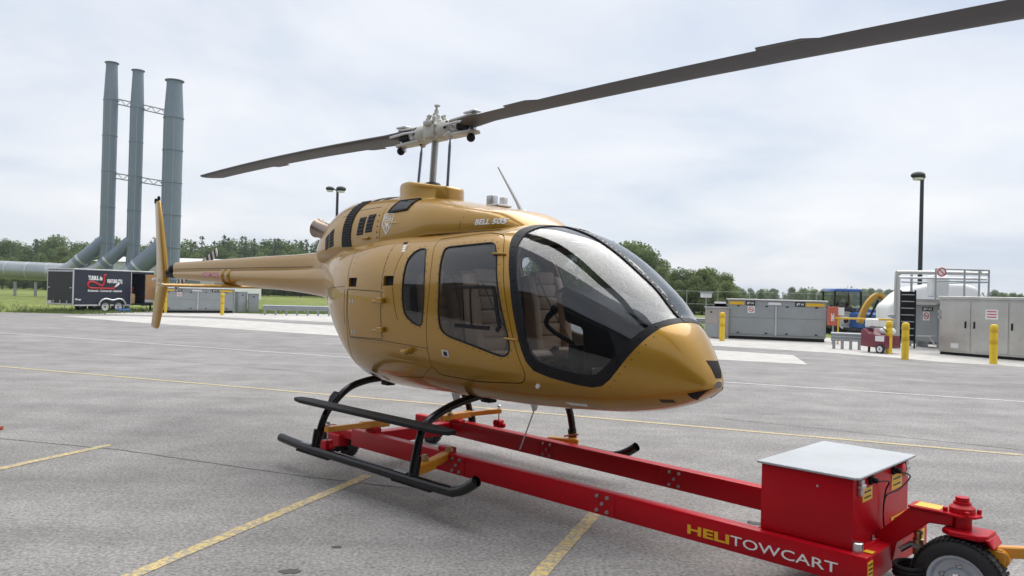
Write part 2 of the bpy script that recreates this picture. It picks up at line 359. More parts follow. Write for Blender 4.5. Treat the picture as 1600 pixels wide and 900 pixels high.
def set_normals(me, lofts, mats, flip_mat=True):
    """smooth analytic normals on the lofted skin, flat ones on the cuts; inward faces take the second material"""
    me.materials.clear()
    for m in mats: me.materials.append(m)
    nf = len(me.polygons); fn = np.zeros(nf * 3); me.polygons.foreach_get('normal', fn); fn = fn.reshape(-1, 3)
    fc = np.zeros(nf * 3); me.polygons.foreach_get('center', fc); fc = fc.reshape(-1, 3)
    co = np.zeros(len(me.vertices) * 3); me.vertices.foreach_get('co', co); co = co.reshape(-1, 3)
    vn = lofts.normal(co); cn = lofts.normal(fc)
    inward = (cn * fn).sum(1) < -0.6
    if len(mats) > 1: me.polygons.foreach_set('material_index', inward.astype(np.int32))
    me.polygons.foreach_set('use_smooth', np.ones(nf, bool))
    nl = len(me.loops); vi = np.zeros(nl, np.int32); me.loops.foreach_get('vertex_index', vi)
    tot = np.zeros(nf, np.int32); me.polygons.foreach_get('loop_total', tot); fi = np.repeat(np.arange(nf), tot)
    n = vn[vi]; d = (n * fn[fi]).sum(1); n = np.where((d < 0)[:, None], -n, n); out = np.where((np.abs(d) > 0.8)[:, None], n, fn[fi])
    me.normals_split_custom_set(out.tolist()); me.update()
def ribbon_on(mb, loft, pts, w, off=0.001, th=0.004, closed=False, step=0.03, side=-1):
    P = [Vector(p) for p in pts]
    if closed: P = P + [P[0]]
    S = []
    for a, b in zip(P[:-1], P[1:]):
        k = max(1, int((b - a).length / step)); S += [a.lerp(b, j / k) for j in range(k)]
    S.append(P[-1]); Q = [loft.pt(p[0], p[1], off, side) for p in S]; V = []; F = []
    for i, (p, n) in enumerate(Q):
        t = (Q[min(i + 1, len(Q) - 1)][0] - Q[max(i - 1, 0)][0]).normalized(); s = n.cross(t).normalized() * (w / 2)
        V += [p - s, p + s, p + s - n * th, p - s - n * th]
    for i in range(len(Q) - 1):
        for k in range(4): F.append((i * 4 + k, i * 4 + (k + 1) % 4, i * 4 + 4 + (k + 1) % 4, i * 4 + 4 + k))
    F += [(0, 1, 2, 3), tuple(len(V) - 4 + k for k in (3, 2, 1, 0))]; return mb.add(V, F)
def patch_on(mb, loft, c, off=0.003, th=0.008, nu=6, nv=6, side=-1, fn=None):
    """curved plate over the corners c (x,z) x4"""
    c = [Vector(p) for p in c]; n = (nu + 1) * (nv + 1); A = []; B = []
    for j in range(nv + 1):
        for i in range(nu + 1):
            u, v = i / nu, j / nv; p = c[0].lerp(c[1], u).lerp(c[3].lerp(c[2], u), v)
            q, nn = (fn or (lambda x, z: loft.pt(x, z, off, side)))(p[0], p[1]); A.append(q); B.append(q - nn * th)
    F = []; w = nu + 1
    for j in range(nv):
        for i in range(nu):
            a = j * w + i; F.append((a, a + 1, a + w + 1, a + w)); F.append((n + a, n + a + w, n + a + w + 1, n + a + 1))
    rim = [i for i in range(w)] + [j * w + nu for j in range(1, nv + 1)] + [nv * w + i for i in range(nu - 1, -1, -1)] + [j * w for j in range(nv - 1, 0, -1)]
    for a, b in zip(rim, rim[1:] + rim[:1]): F.append((a, n + a, n + b, b))
    return mb.add(A + B, F)

POD = Loft([
[-1.75,1.97,1.429,.185,1.736,2,2],[-1.5,2.02,1.171,.308,1.695,2.1,2],[-1.1,2.057,.844,.503,1.637,2.3,2.1],[-.6,2.076,.637,.678,1.506,2.6,2.3],[0,2.094,.611,.755,1.445,3,2.5],[.6,2.104,.63,.782,1.395,3,2.7],
[1.2,2.127,.64,.796,1.351,3,2.8],[1.6,2.126,.646,.798,1.312,2.8,2.8],[1.93,2.045,.659,.782,1.278,2.6,2.7],[2.19,1.91,.672,.734,1.244,2.5,2.6],[2.43,1.741,.689,.657,1.183,2.4,2.5],[2.61,1.599,.714,.566,1.127,2.35,2.42],
[2.76,1.44,.746,.449,1.056,2.4,2.4],[2.89,1.338,.788,.329,1.003,2.4,2.4],[2.98,1.22,.828,.241,.974,2.4,2.4],[3.045,1.117,.869,.172,.952,2.35,2.35],[3.09,1.04,.902,.113,.945,2.2,2.2],[3.11,.978,.929,.052,.953,2,2]])
COWL = Loft([
[-1.93,2.0,1.80,.13,1.92,2,2],[-1.8,2.12,1.8,.23,1.95,2.1,2],[-1.55,2.35,1.8,.33,1.97,2.2,2],[-1.15,2.49,1.8,.40,2.0,2.4,2],[-.6,2.51,1.8,.44,2.0,2.6,2],
[0,2.465,1.85,.46,2.0,3.0,2],[.38,2.42,2.02,.465,2.06,3.2,2],[.72,2.36,2.03,.46,2.07,3.3,2],[1.05,2.305,2.035,.45,2.07,3.3,2],[1.28,2.26,2.04,.43,2.07,3.2,2],[1.44,2.18,2.04,.35,2.07,2.6,2],[1.54,2.11,2.045,.24,2.07,2,2]])
BOOM = Loft([[-6.18,1.785,1.645,.07,1.715,2,2],[-5,1.795,1.6,.095,1.70,2,2],[-3.5,1.80,1.54,.135,1.675,2.1,2],[-2.3,1.815,1.485,.18,1.66,2.2,2],[-1.85,1.85,1.44,.215,1.66,2.2,2],[-1.5,1.9,1.36,.26,1.66,2.2,2]])
SPINE = Loft([[-6.16,1.895,1.7,.075,1.79,3.2,2],[-5,1.915,1.7,.085,1.79,3.4,2],[-3.5,1.945,1.7,.105,1.79,3.4,2],[-2.3,1.965,1.7,.13,1.79,3.2,2],[-1.95,1.985,1.7,.15,1.79,3,2],[-1.75,2.03,1.7,.18,1.79,2.8,2],[-1.6,2.1,1.7,.2,1.79,2.6,2]])

heli = empty('helicopter', (HX, HY, HZ), R(-HEAD))
tag(heli, 'glossy gold helicopter with bubble windscreen standing on a red tow cart', 'helicopter')

WS_OUT = [(1.60, 2.6), (1.60, 2.055), (1.628, 1.986), (1.712, 1.839), (1.795, 1.643), (1.879, 1.359), (1.943, 1.151), (1.98, 1.06), (2.035, 0.995), (2.157, 0.956), (2.345, 0.92), (2.46, 0.908), (2.53, 0.925), (2.59, 0.975), (2.642, 1.046), (2.742, 1.217), (2.809, 1.345), (2.852, 1.383), (2.95, 1.392), (3.1, 1.40), (3.1, 2.6)]
WS_IN = [(1.70, 2.5), (1.695, 2.03), (1.735, 1.916), (1.815, 1.74), (1.919, 1.455), (1.984, 1.224), (2.02, 1.13), (2.085, 1.072), (2.177, 1.042), (2.368, 1.006), (2.46, .993), (2.512, 1.008), (2.562, 1.055), (2.652, 1.17), (2.727, 1.304), (2.767, 1.371), (2.81, 1.413), (2.95, 1.44), (3.05, 1.45), (3.05, 2.5)]
DOOR = fillet([(.74, 2.005), (1.33, 2.045), (1.52, 2.02), (1.60, 1.94), (1.69, 1.79), (1.957, .962), (1.90, .885), (1.40, .847), (.93, .857), (.85, .92), (.86, 1.3), (.885, 1.6), (.855, 1.79)], .05, 3)
FWIN = fillet([(.935, 1.925), (1.493, 1.955), (1.596, 1.84), (1.825, 1.214), (1.832, 1.115), (1.765, 1.075), (1.439, 1.141), (1.133, 1.198), (1.04, 1.25), (1.012, 1.374), (1.012, 1.583), (.96, 1.84)], .06, 4)
RWIN = fillet([(.69, 1.92), (.57, 1.92), (.498, 1.846), (.50, 1.688), (.515, 1.466), (.555, 1.346), (.68, 1.278), (.795, 1.258), (.812, 1.342), (.822, 1.528), (.785, 1.75)], .05, 4)
VENTS = [[(-.417, 1.663), (-.255, 1.663), (-.258, 1.579), (-.413, 1.577)], [(.214, 1.681), (.362, 1.682), (.368, 1.597), (.213, 1.592)]]
NVENT = [(3.045, 1.125), (3.085, 1.11), (3.13, 1.015), (3.1, 1.012)]
both = lambda p: [(p, -1.3, -.12), (p, .12, 1.3)]
PODIN = POD.inset(.028, -1.6, 2.96)
cuts = [(WS_OUT, -1.3, 1.3)] + both(DOOR) + both(RWIN) + sum([both(v) for v in VENTS], [])
body = boolean(shell_mesh(POD, PODIN), yprisms(cuts), 'DIFFERENCE'); set_normals(body, POD, [GOLD, LINER]); body.name = 'fuselage'
fus = link('fuselage', body, heli)
# windscreen frame and panes
ring = boolean(yprisms([(WS_OUT, -1.2, 1.2)]), yprisms([(WS_IN, -1.4, 1.4)]), 'DIFFERENCE')
fr = boolean(shell_mesh(POD.inset(-.004), POD.inset(.03, -1.6, 2.98)), ring, 'INTERSECT'); set_normals(fr, POD, [FRAME]); wframe = link('windscreen_frame', fr, heli)
gshell = lambda: shell_mesh(POD.inset(.004), POD.inset(.008, -1.7, 3.06))
for s in (-1, 1):
    g = boolean(gshell(), yprisms([(WS_IN, -1.3, -.012) if s < 0 else (WS_IN, .012, 1.3)]), 'INTERSECT'); set_normals(g, POD, [GLASS]); link('windscreen_pane', g, wframe)
# doors, windows
for s in (-1, 1):
    y0, y1 = (-1.3, -.12) if s < 0 else (.12, 1.3)
    dp = boolean(yprisms([(inset_poly(DOOR, .007), y0, y1)]), yprisms([(FWIN, -1.5, 1.5)]), 'DIFFERENCE')
    d = boolean(shell_mesh(POD, PODIN), dp, 'INTERSECT'); set_normals(d, POD, [GOLD, LINER]); door = link('door', d, heli)
    g = boolean(gshell(), yprisms([(FWIN, y0, y1)]), 'INTERSECT'); set_normals(g, POD, [GLASS]); dw = link('window', g, door)
    g = boolean(gshell(), yprisms([(RWIN, y0, y1)]), 'INTERSECT'); set_normals(g, POD, [GLASS]); link('rear_window', g, heli)
    mb = MB(); ribbon_on(mb, POD, FWIN, .012, .0025, .01, True, .05, s); mb.build('window_seal', FRAME, door)
    mb = MB(); ribbon_on(mb, POD, RWIN, .012, .0025, .01, True, .05, s); mb.build('window_seal', FRAME, heli)
    mb = MB(); ribbon_on(mb, POD, DOOR, .05, -.03, .004, True, .05, s); mb.build('door_gap_strip', BLACKM, heli)  # dark strip added behind the door gap so no light shows through
    mb = MB()                                   # sliding vent panel on the door window
    ribbon_on(mb, POD, [(1.208, 1.591), (1.64, 1.597)], .022, .006, .012, side=s); mb.build('vent_rail', BLACKM, door)
    mb = MB(); ribbon_on(mb, POD, [(1.64, 1.597), (1.67, 1.53), (1.73, 1.30), (1.70, 1.27)], .03, .006, .012, side=s); mb.build('vent_rail', BLACKM, door)
    mb = MB(); ribbon_on(mb, POD, [(1.229, 1.29), (1.62, 1.285)], .03, .006, .012, side=s); mb.build('vent_rail', BLACKM, door)
    mb = MB(); ribbon_on(mb, POD, [(1.39, 1.585), (1.425, 1.30)], .012, .005, .01, side=s); mb.build('vent_rail', BLACKM, door)
    # door hardware
    mb = MB(); patch_on(mb, POD, [(1.045, 1.085), (1.135, 1.08), (1.135, 1.025), (1.05, 1.03)], .004, .006, 4, 4, s); hdl = mb.build('door_handle', STEEL, door)
    mb = MB(); patch_on(mb, POD, [(1.07, 1.07), (1.11, 1.068), (1.112, 1.035), (1.075, 1.037)], .007, .004, 3, 3, s); mb.build('latch', BLACKM, door)
    for hx_, hz_ in ((1.60, 1.85), (1.845, 1.215)):
        mb = MB(); a, n = POD.pt(hx_ - .06, hz_ + .005, .008, s); b, n2 = POD.pt(hx_ + .075, hz_ - .0, .010, s); mb.bar(a, b, .014, .02, n); mb.build('hinge', GOLD, door, bevel=.005)
    # baggage door outline, hinges, latches
    bag = [(-.42, 1.555), (.19, 1.54), (.192, 1.115), (-.43, 1.10)]
    mb = MB(); ribbon_on(mb, POD, bag, .007, .0012, .003, True, .04, s); mb.build('panel_seam', SEAM, heli)
    for zz_ in (1.458, 1.2):
        mb = MB(); a, n = POD.pt(.06, zz_ - .012, .012, s); b, n2 = POD.pt(.24, zz_, .014, s); mb.bar(a, b, .024, .02, n)
        b2, _ = POD.pt(.16, zz_, .02, s); mb.bar(b2, POD.pt(.25, zz_ + .004, .02, s)[0], .05, .035, n); mb.build('baggage_hinge', GOLD, heli, bevel=.005)
    for zz_ in (1.46, 1.17):
        for k in (0, 1):
            mb = MB(); x0 = -.375 + k * .05; patch_on(mb, POD, [(x0, zz_), (x0 + .018, zz_), (x0 + .018, zz_ - .035), (x0, zz_ - .035)], .002, .003, 2, 2, s); mb.build('latch', ALU, heli)
    lines = [[(-.53, 1.95), (-.47, 1.8), (-.434, 1.626)], [(-.434, 1.55), (-.455, 1.25), (-.50, 1.07), (-.60, .89), (-.68, .80)],
             [(-.49, 1.55), (-.515, 1.22)], [(.16, 1.97), (.185, 1.8), (.19, 1.56)], [(.39, 1.95), (.365, 1.75), (.36, 1.69)],
             [(.36, 1.59), (.40, 1.42), (.45, 1.30)], [(-.45, 1.09), (.2, 1.10), (.86, 1.08)], [(.845, .92), (.60, .80), (.2, .77)], [(-1.5, 1.56), (-.95, 1.56), (-.5, 1.58)]]
    for L in lines:
        mb = MB(); ribbon_on(mb, POD, L, .005, .0012, .003, False, .04, s); mb.build('panel_seam', SEAM, heli)
    # filler cap / grab post, small lights
    mb = MB(); a, n = POD.pt(.60, 1.04, 0, s); mb.lathe([(.03, 0), (.03, .012), (.016, .02), (.016, .04)], 14, a, n); mb.tube([a + n * .04 + Vector((-.06, 0, 0)), a + n * .045, a + n * .03 + Vector((.02, 0, .02))], [.022, .024, .016], 10); mb.build('filler_cap', GOLD, heli)
    mb = MB(); a, n = POD.pt(2.03, .885, 0, s); mb.lathe([(.018, 0), (.016, .02), (.006, .03)], 10, a, n); mb.build('static_port', WHITE, heli)
    mb = MB(); patch_on(mb, POD, [(2.15, .765), (2.32, .765), (2.30, .745), (2.17, .745)], .004, .01, 5, 2, s); mb.build('landing_light', SIGNW, heli)
    mb = MB(); patch_on(mb, POD, [(2.83, .845), (2.90, .845), (2.90, .822), (2.83, .822)], .003, .008, 3, 3, s); mb.build('nose_light', SEAM, heli)
    mb = MB(); patch_on(mb, POD, [(.255, 1.992), (.31, 1.992), (.325, 1.972), (.27, 1.972)], .003, .012, 3, 3, s); mb.build('vent_scoop', BLACKM, heli)
    for k in range(3):
        mb = MB(); zz_ = 1.962 - .024 * k; patch_on(mb, POD, [(.305 + .02 * k, zz_), (.35 + .02 * k, zz_), (.352 + .02 * k, zz_ - .018), (.307 + .02 * k, zz_ - .018)], .0022, .003, 3, 2, s); mb.build('placard', TEXTW, heli)
    # roof gutter strip above the door
    mb = MB(); ribbon_on(mb, POD, [(.62, 2.045), (1.0, 2.06), (1.4, 2.068)], .012, .004, .012, False, .05, s); mb.build('gutter', SEAM, heli)
# dark plates paint the shade inside the side vents and the nose intake
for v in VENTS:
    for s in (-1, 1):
        mb = MB(); patch_on(mb, POD, [(v[0][0] - .02, v[0][1] + .02), (v[1][0] + .02, v[1][1] + .02), (v[2][0] + .02, v[2][1] - .02), (v[3][0] - .02, v[3][1] - .02)], -.032, .004, 2, 2, s); mb.build('vent_shade_plate', DARKIN, heli)
def nose_x(y, z, off=.003):
    lo, hi = 2.4, 3.109
    for _ in range(30):
        m_ = (lo + hi) / 2
        if POD.F(np.array([[m_, y, z]]))[0] < 1: lo = m_
        else: hi = m_
    n_ = POD.normal(np.array([[lo, y, z]]))[0]; return Vector((lo, y, z)) + Vector(n_) * off, Vector(n_)
mb = MB(); patch_on(mb, POD, [(-.052, 1.12), (.135, 1.11), (.055, .995), (-.024, 1.0)], 0, .01, 6, 6, -1, nose_x); mb.build('nose_intake', DARKIN, heli)
mb = MB(); patch = []
for s in (-1, 1): patch_on(mb, POD, [(2.98, .855), (3.11, .915), (3.145, .945), (3.05, .845)] if 0 else [(2.99, .895), (3.09, .925), (3.105, .935), (3.0, .845)], .004, .01, 6, 4, s)
mb.build('nose_bumper', BLACKM, heli)
# rivets on the frame, centre post
mid = [((a[0] + b[0]) / 2, (a[1] + b[1]) / 2) for a, b in zip([(1.65, 2.04), (1.682, 1.95), (1.764, 1.79), (1.857, 1.55), (1.932, 1.29), (1.963, 1.187), (2.0, 1.095), (2.06, 1.033), (2.167, .999), (2.357, .963), (2.46, .95), (2.52, .966), (2.576, 1.015), (2.647, 1.108), (2.735, 1.26), (2.788, 1.358), (2.831, 1.398)], [(1.65, 2.04), (1.682, 1.95), (1.764, 1.79), (1.857, 1.55), (1.932, 1.29), (1.963, 1.187), (2.0, 1.095), (2.06, 1.033), (2.167, .999), (2.357, .963), (2.46, .95), (2.52, .966), (2.576, 1.015), (2.647, 1.108), (2.735, 1.26), (2.788, 1.358), (2.831, 1.398)])]
mb = MB(); acc = 0.0
pl = [Vector(p) for p in mid]
for s in (-1, 1):
    carry = 0.04
    for a, b in zip(pl[:-1], pl[1:]):
        L = (b - a).length
        while carry < L:
            p = a.lerp(b, carry / L); q, n = POD.pt(p.x, p.y, .003, s); mb.lathe([(.0085, 0), (.007, .004), (.002, .006)], 8, q, n); carry += .095
        carry -= L
tag(mb.build('rivets', BLACKG, wframe), kind='stuff')
mb = MB(); Q = [POD.top(x, 0, .006) for x in np.linspace(1.66, 2.845, 40)]; V = []; F = []
for p, n in Q: V += [p + Vector((0, -.027, 0)), p + Vector((0, .027, 0)), p + Vector((0, .027, 0)) - n * .03, p + Vector((0, -.027, 0)) - n * .03]
for i in range(len(Q) - 1):
    for k in range(4): F.append((i * 4 + k, i * 4 + (k + 1) % 4, i * 4 + 4 + (k + 1) % 4, i * 4 + 4 + k))
mb.add(V, F); cpost = mb.build('centre_post', FRAME, wframe)
mb = MB()
for x in np.linspace(1.72, 2.8, 26):
    p, n = POD.top(x, 0, .006); mb.lathe([(.007, 0), (.006, .004), (.002, .005)], 8, p, n)
tag(mb.build('rivets', ALU, wframe), kind='stuff')

# small fasteners round the windows, door and seams
def dots(loft, pts, step, r_, off, s, closed=True):
    P = [Vector(p) for p in pts] + ([Vector(pts[0])] if closed else []); mb = MB(); carry = step * .5
    for a, b in zip(P[:-1], P[1:]):
        L_ = (b - a).length
        while carry < L_:
            p = a.lerp(b, carry / L_); q, n = loft.pt(p.x, p.y, off, s); mb.lathe([(r_, 0), (r_ * .7, .002)], 6, q, n); carry += step
        carry -= L_
    return mb
for s in (-1, 1):
    tag(dots(POD, inset_poly(FWIN, -.022), .075, .0055, .0008, s).build('fasteners', SEAM, heli), kind='stuff'); tag(dots(POD, inset_poly(RWIN, -.02), .07, .0055, .0008, s).build('fasteners', SEAM, heli), kind='stuff')
    tag(dots(POD, [(-.40, 1.95), (-.38, 1.7)], .06, .005, .0008, s, False).build('fasteners', SEAM, heli), kind='stuff'); tag(dots(POD, [(-.46, 1.07), (.2, 1.075), (.84, 1.055)], .06, .005, .0008, s, False).build('fasteners', SEAM, heli), kind='stuff')
    tag(dots(POD, [(.17, 1.95), (.205, 1.75), (.215, 1.1)], .065, .005, .0008, s, False).build('fasteners', SEAM, heli), kind='stuff')
    tag(dots(POD, [(2.56, .90), (2.63, .985), (2.76, 1.19), (2.82, 1.32)], .06, .0055, .0008, s, False).build('fasteners', SEAM, heli), kind='stuff')
# engine cowling
me = solid_mesh(COWL); set_normals(me, COWL, [GOLD]); cowl = link('engine_cowling', me, heli)
mb = MB(); V = []; prof = [(1.60, -.26), (1.36, -.16), (1.17, -.08), (1.06, -.02), (1.0, .03), (1.0, .12), (.985, .14), (.95, .155), (.5, .157), (.02, .157)]
for r, h in prof:
    for k in range(48):
        a = 2 * math.pi * k / 48; x = .36 * math.cos(a); fl_ = max(0, r - 1)
        V.append((-.07 + x * (min(r, 1) + (fl_ * 1.2 if x > 0 else fl_ * .12)), .285 * r * math.sin(a), 2.45 + h - (.05 * max(0, x / .36) if h > 0 else 0)))
F = [(i * 48 + k, i * 48 + (k + 1) % 48, (i + 1) * 48 + (k + 1) % 48, (i + 1) * 48 + k) for i in range(len(prof) - 1) for k in range(48)]
mb.add(V, F); mb.build('mast_fairing', GOLD, heli, ang=60)
for s in (-1, 1):
    for c in ([(-.70, 2.275), (-.585, 2.28), (-.60, 2.10), (-.71, 2.095)], [(-.545, 2.295), (-.42, 2.30), (-.445, 2.12), (-.555, 2.115)], [(-1.40, 2.10), (-1.33, 2.14), (-1.31, 1.985), (-1.385, 1.965)], [(-1.305, 2.15), (-1.215, 2.19), (-1.19, 2.005), (-1.285, 1.985)]):
        mb = MB(); patch_on(mb, COWL, c, .003, .006, 5, 6, s); vt = mb.build('cowl_vent', BLACKM, heli)
        for k in range(5):
            t = (k + .5) / 5; mb = MB(); ribbon_on(mb, COWL, [(c[0][0] * (1 - t) + c[3][0] * t, c[0][1] * (1 - t) + c[3][1] * t), (c[1][0] * (1 - t) + c[2][0] * t, c[1][1] * (1 - t) + c[2][1] * t)], .008, .006, .004, False, .04, s); mb.build('louvre', BLACKG, vt)
    # ribbed band
    for k in range(2):
        pass
    c = [(-.86, 2.46), (-.72, 2.485), (-.80, 2.01), (-.965, 1.99)]
    c2 = [(-1.03, 2.31), (-.90, 2.33), (-.815, 2.015), (-.975, 1.995)]
    band = [(-.99, -.80, 1.985), (-1.0, -.83, 2.08), (-1.0, -.835, 2.2), (-.99, -.82, 2.31), (-.96, -.79, 2.40), (-.92, -.74, 2.455)]
    mb = MB(); A = []
    zs = np.linspace(1.985, 2.462, 37); bx0 = np.interp(zs, [b[2] for b in band], [b[0] for b in band]); bx1 = np.interp(zs, [b[2] for b in band], [b[1] for b in band])
    V = []; F = []
    for i, z in enumerate(zs):
        o = .004 if i % 2 else .010
        for x in (bx0[i], bx1[i]):
            p, n = COWL.pt(x, z, o, s); V += [p, p - n * .02]
    for i in range(len(zs) - 1):
        a = i * 4; F += [(a, a + 2, a + 6, a + 4), (a, a + 4, a + 5, a + 1), (a + 2, a + 3, a + 7, a + 6), (a + 1, a + 5, a + 7, a + 3)]
    F += [(0, 1, 3, 2), (len(V) - 4, len(V) - 2, len(V) - 1, len(V) - 3)]
    mb.add(V, F); mb.build('ribbed_grille', BLACKM, cowl, ang=10)
    # upper vents near the crown
    for x0, x1 in ((-.70, -.60), (-.52, -.42)):
        mb = MB(); patch_on(mb, COWL, [(x0, -.26), (x1, -.26), (x1 + .06, -.12), (x0 + .06, -.12)], 0, .006, 4, 6, 1, lambda x, y, s=s: COWL.top(x, y * -s, .003)); mb.build('cowl_vent', BLACKM, cowl)
    mb = MB(); patch_on(mb, COWL, [(-1.42, -.2), (-1.33, -.2), (-1.25, -.05), (-1.36, -.05)], 0, .006, 4, 6, 1, lambda x, y, s=s: COWL.top(x, y * -s, .003)); mb.build('cowl_vent', BLACKM, cowl)
    # side intake under the fairing
    mb = MB(); patch_on(mb, COWL, [(-.14, 2.408), (.10, 2.418), (.07, 2.32), (-.20, 2.308)], .010, .02, 8, 6, s); itk = mb.build('air_intake', BLACKG, heli)
    mb = MB(); ribbon_on(mb, COWL, [(-.145, 2.412), (.108, 2.422), (.076, 2.314), (-.21, 2.301)], .016, .014, .03, True, .04, s); mb.build('intake_lip', BLACKM, itk)
    for L in ([(-.30, 2.44), (-.30, 2.25), (-.30, 2.05)], [(.95, 2.30), (.90, 2.2), (.86, 2.10)], [(-1.10, 2.30), (-.78, 2.36), (-.40, 2.37)]):
        mb = MB(); ribbon_on(mb, COWL, L, .005, .0012, .003, False, .04, s); mb.build('panel_seam', SEAM, cowl)
    for k in range(5):
        mb = MB(); p, n = COWL.pt(-.36 + .005 * k, 2.28 - .055 * k, .001, s); mb.lathe([(.008, 0), (.007, .003)], 8, p, n); mb.build('fastener', SEAM, cowl)
    mb = MB(); p, n = COWL.pt(-.52, 2.06, .0, s); mb.box(p + n * .012, (.10, .03, .025)); mb.build('cowl_step', GOLD, cowl, bevel=.006)
    # lettering and shield emblem
    me = text_mesh('BELL 505', .066, bold=.0022, sx=1.0, depth=.0008); fit_text(me, .31, .048)
    for v in me.vertices:
        x, z, h = v.co.x, v.co.y, v.co.z; x += z * .22
        lx = 1.055 + x if s < 0 else 1.40 - x
        p, n = COWL.pt(lx, 2.122 + z, .003 + h, s); v.co = p
    me.materials.clear(); me.materials.append(TEXTW); link('lettering', me, cowl)
    fx = lambda u: (-.265 + .155 * u) if s < 0 else (-.11 - .155 * u)
    shp = [(0, 1), (.5, 1.06), (1, 1), (.98, .45), (.5, -.05), (.02, .45)]
    em = MB(); ribbon_on(em, COWL, [(fx(u), 2.095 + .185 * v) for u, v in shp], .010, .002, .003, True, .02, s); emb = em.build('shield_emblem', TEXTW, heli)
    em = MB()
    for a, b in (((.1, .70), (.9, .70)), ((.5, .68), (.5, .05)), ((.18, .62), (.82, .28)), ((.82, .62), (.18, .28)), ((.3, .45), (.7, .45))):
        em = MB(); ribbon_on(em, COWL, [(fx(a[0]), 2.095 + .185 * a[1]), (fx(b[0]), 2.095 + .185 * b[1])], .009, .002, .003, False, .02, s); em.build('emblem_bar', TEXTW, emb)
    me = text_mesh('BELL', .042, bold=.001, sx=1.0, depth=.0006); fit_text(me, .124, .032)
    for v in me.vertices:
        x, z, h = v.co.x, v.co.y, v.co.z; lx = fx(.1) + x * (1 if s < 0 else -1); p, n = COWL.pt(lx, 2.237 + z, .0025 + h, s); v.co = p
    me.materials.clear(); me.materials.append(TEXTW); link('lettering', me, emb)
# exhaust
mb = MB(); ex0 = Vector((-1.45, -.14, 2.12)); ex1 = Vector((-1.83, -.20, 2.235)); d = (ex1 - ex0)
prof = [(.105, 0), (.10, .2), (.098, d.length - .05), (.112, d.length), (.104, d.length), (.09, d.length - .06), (.085, .1)]
EXM = mat('exhaust_metal', (0.34, 0.27, 0.22), .32, .9, grime=.3)
mb.lathe(prof, 28, ex0, d, cap=False); exo = mb.build('exhaust_stack', EXM, heli, ang=50)
mb = MB(); mb.lathe([(.09, 0), (.09, .01)], 20, ex0 + d.normalized() * .12, d); mb.build('exhaust_core', DARKIN, exo)
# antenna and roof equipment
mb = MB(); mb.tube([(1.17, 0, 2.27), (1.11, 0, 2.36), (.86, 0, 2.69)], [.022, .016, .008], 8); mb.lathe([(.05, 0), (.03, .02)], 12, (1.17, 0, 2.27)); mb.build('whip_antenna', WHITE, heli)
mb = MB(); mb.box((.74, .05, 2.40), (.09, .07, .10)); mb.build('beacon', ALU, heli, bevel=.012, seg=2)
mb = MB(); mb.box((.86, .08, 2.385), (.06, .06, .085)); mb.build('beacon', SIGNW, heli, bevel=.012, seg=2)
mb = MB(); mb.box((.78, .05, 2.345), (.26, .18, .02)); mb.build('antenna_plate', WHITE, heli, bevel=.005)

# tail boom
me = solid_mesh(BOOM, nx=60, nth=64); set_normals(me, BOOM, [GOLD]); boom = link('tail_boom', me, heli)
me = solid_mesh(SPINE, nx=60, nth=64); set_normals(me, SPINE, [GOLD]); link('driveshaft_cover', me, heli)
for s in (-1, 1):
    mb = MB(); ribbon_on(mb, SPINE, [(-6.1, 1.79), (-4, 1.795), (-2.0, 1.80)], .008, .002, .004, False, .15, s); mb.build('panel_seam', SEAM, boom)
    mb = MB(); patch_on(mb, BOOM, [(-5.06, 1.735), (-4.78, 1.735), (-4.78, 1.675), (-5.06, 1.675)], .002, .003, 6, 3, s); pl_ = mb.build('placard', mat('placard_red', (.5, .07, .07), .5), boom)
    mb = MB(); patch_on(mb, BOOM, [(-4.75, 1.735), (-4.45, 1.735), (-4.45, 1.672), (-4.75, 1.672)], .002, .003, 6, 3, s); mb.build('placard', MATS['placard_red'], boom)
    for tx, x0 in (('DANGER', -5.05), ('DANGER', -4.735)):
        me = text_mesh(tx, .06, depth=.0005); fit_text(me, .25, .045)
        for v in me.vertices:
            lx = x0 + v.co.x if s < 0 else (x0 + .27 - v.co.x); p, n = BOOM.pt(lx, 1.682 + v.co.y, .003 + v.co.z, s); v.co = p
        me.materials.clear(); me.materials.append(TEXTW); link('lettering', me, boom)
for x0 in (-4.44, -4.25):
    q = BOOM.q([x0])[0]; mb = MB(); V = []; F = []
    prof = [(x0 - .05, 0), (x0 - .02, .016), (x0 + .05, .02), (x0 + .09, 0)]
    P = [BOOM.inset(-o).grid(np.array([x]), 40)[0] for x, o in prof]
    for i in range(3):
        for k in range(40): F.append((i * 40 + k, i * 40 + (k + 1) % 40, (i + 1) * 40 + (k + 1) % 40, (i + 1) * 40 + k))
    mb.add([tuple(p) for r_ in P for p in r_], F); mb.build('boom_band', GOLD, boom, ang=60)
def airfoil_sheet(mb, secs):
    """sections: list of (leading point, trailing point, thickness, normal)"""
    pr = [(0, 0), (.03, .32), (.12, .46), (.3, .5), (.6, .36), (1, .03), (1, -.03), (.6, -.36), (.3, -.5), (.12, -.46), (.03, -.32)]; V = []; F = []; m = len(pr)
    for le, te, th, n in secs:
        le, te, n = Vector(le), Vector(te), Vector(n)
        V += [le.lerp(te, u) + n * (t * th) for u, t in pr]
    for i in range(len(secs) - 1):
        for k in range(m): F.append((i * m + k, i * m + (k + 1) % m, (i + 1) * m + (k + 1) % m, (i + 1) * m + k))
    F += [tuple(range(m))[::-1], tuple((len(secs) - 1) * m + k for k in range(m))]; return mb.add(V, F)
mb = MB(); yv = (0, 1, 0)
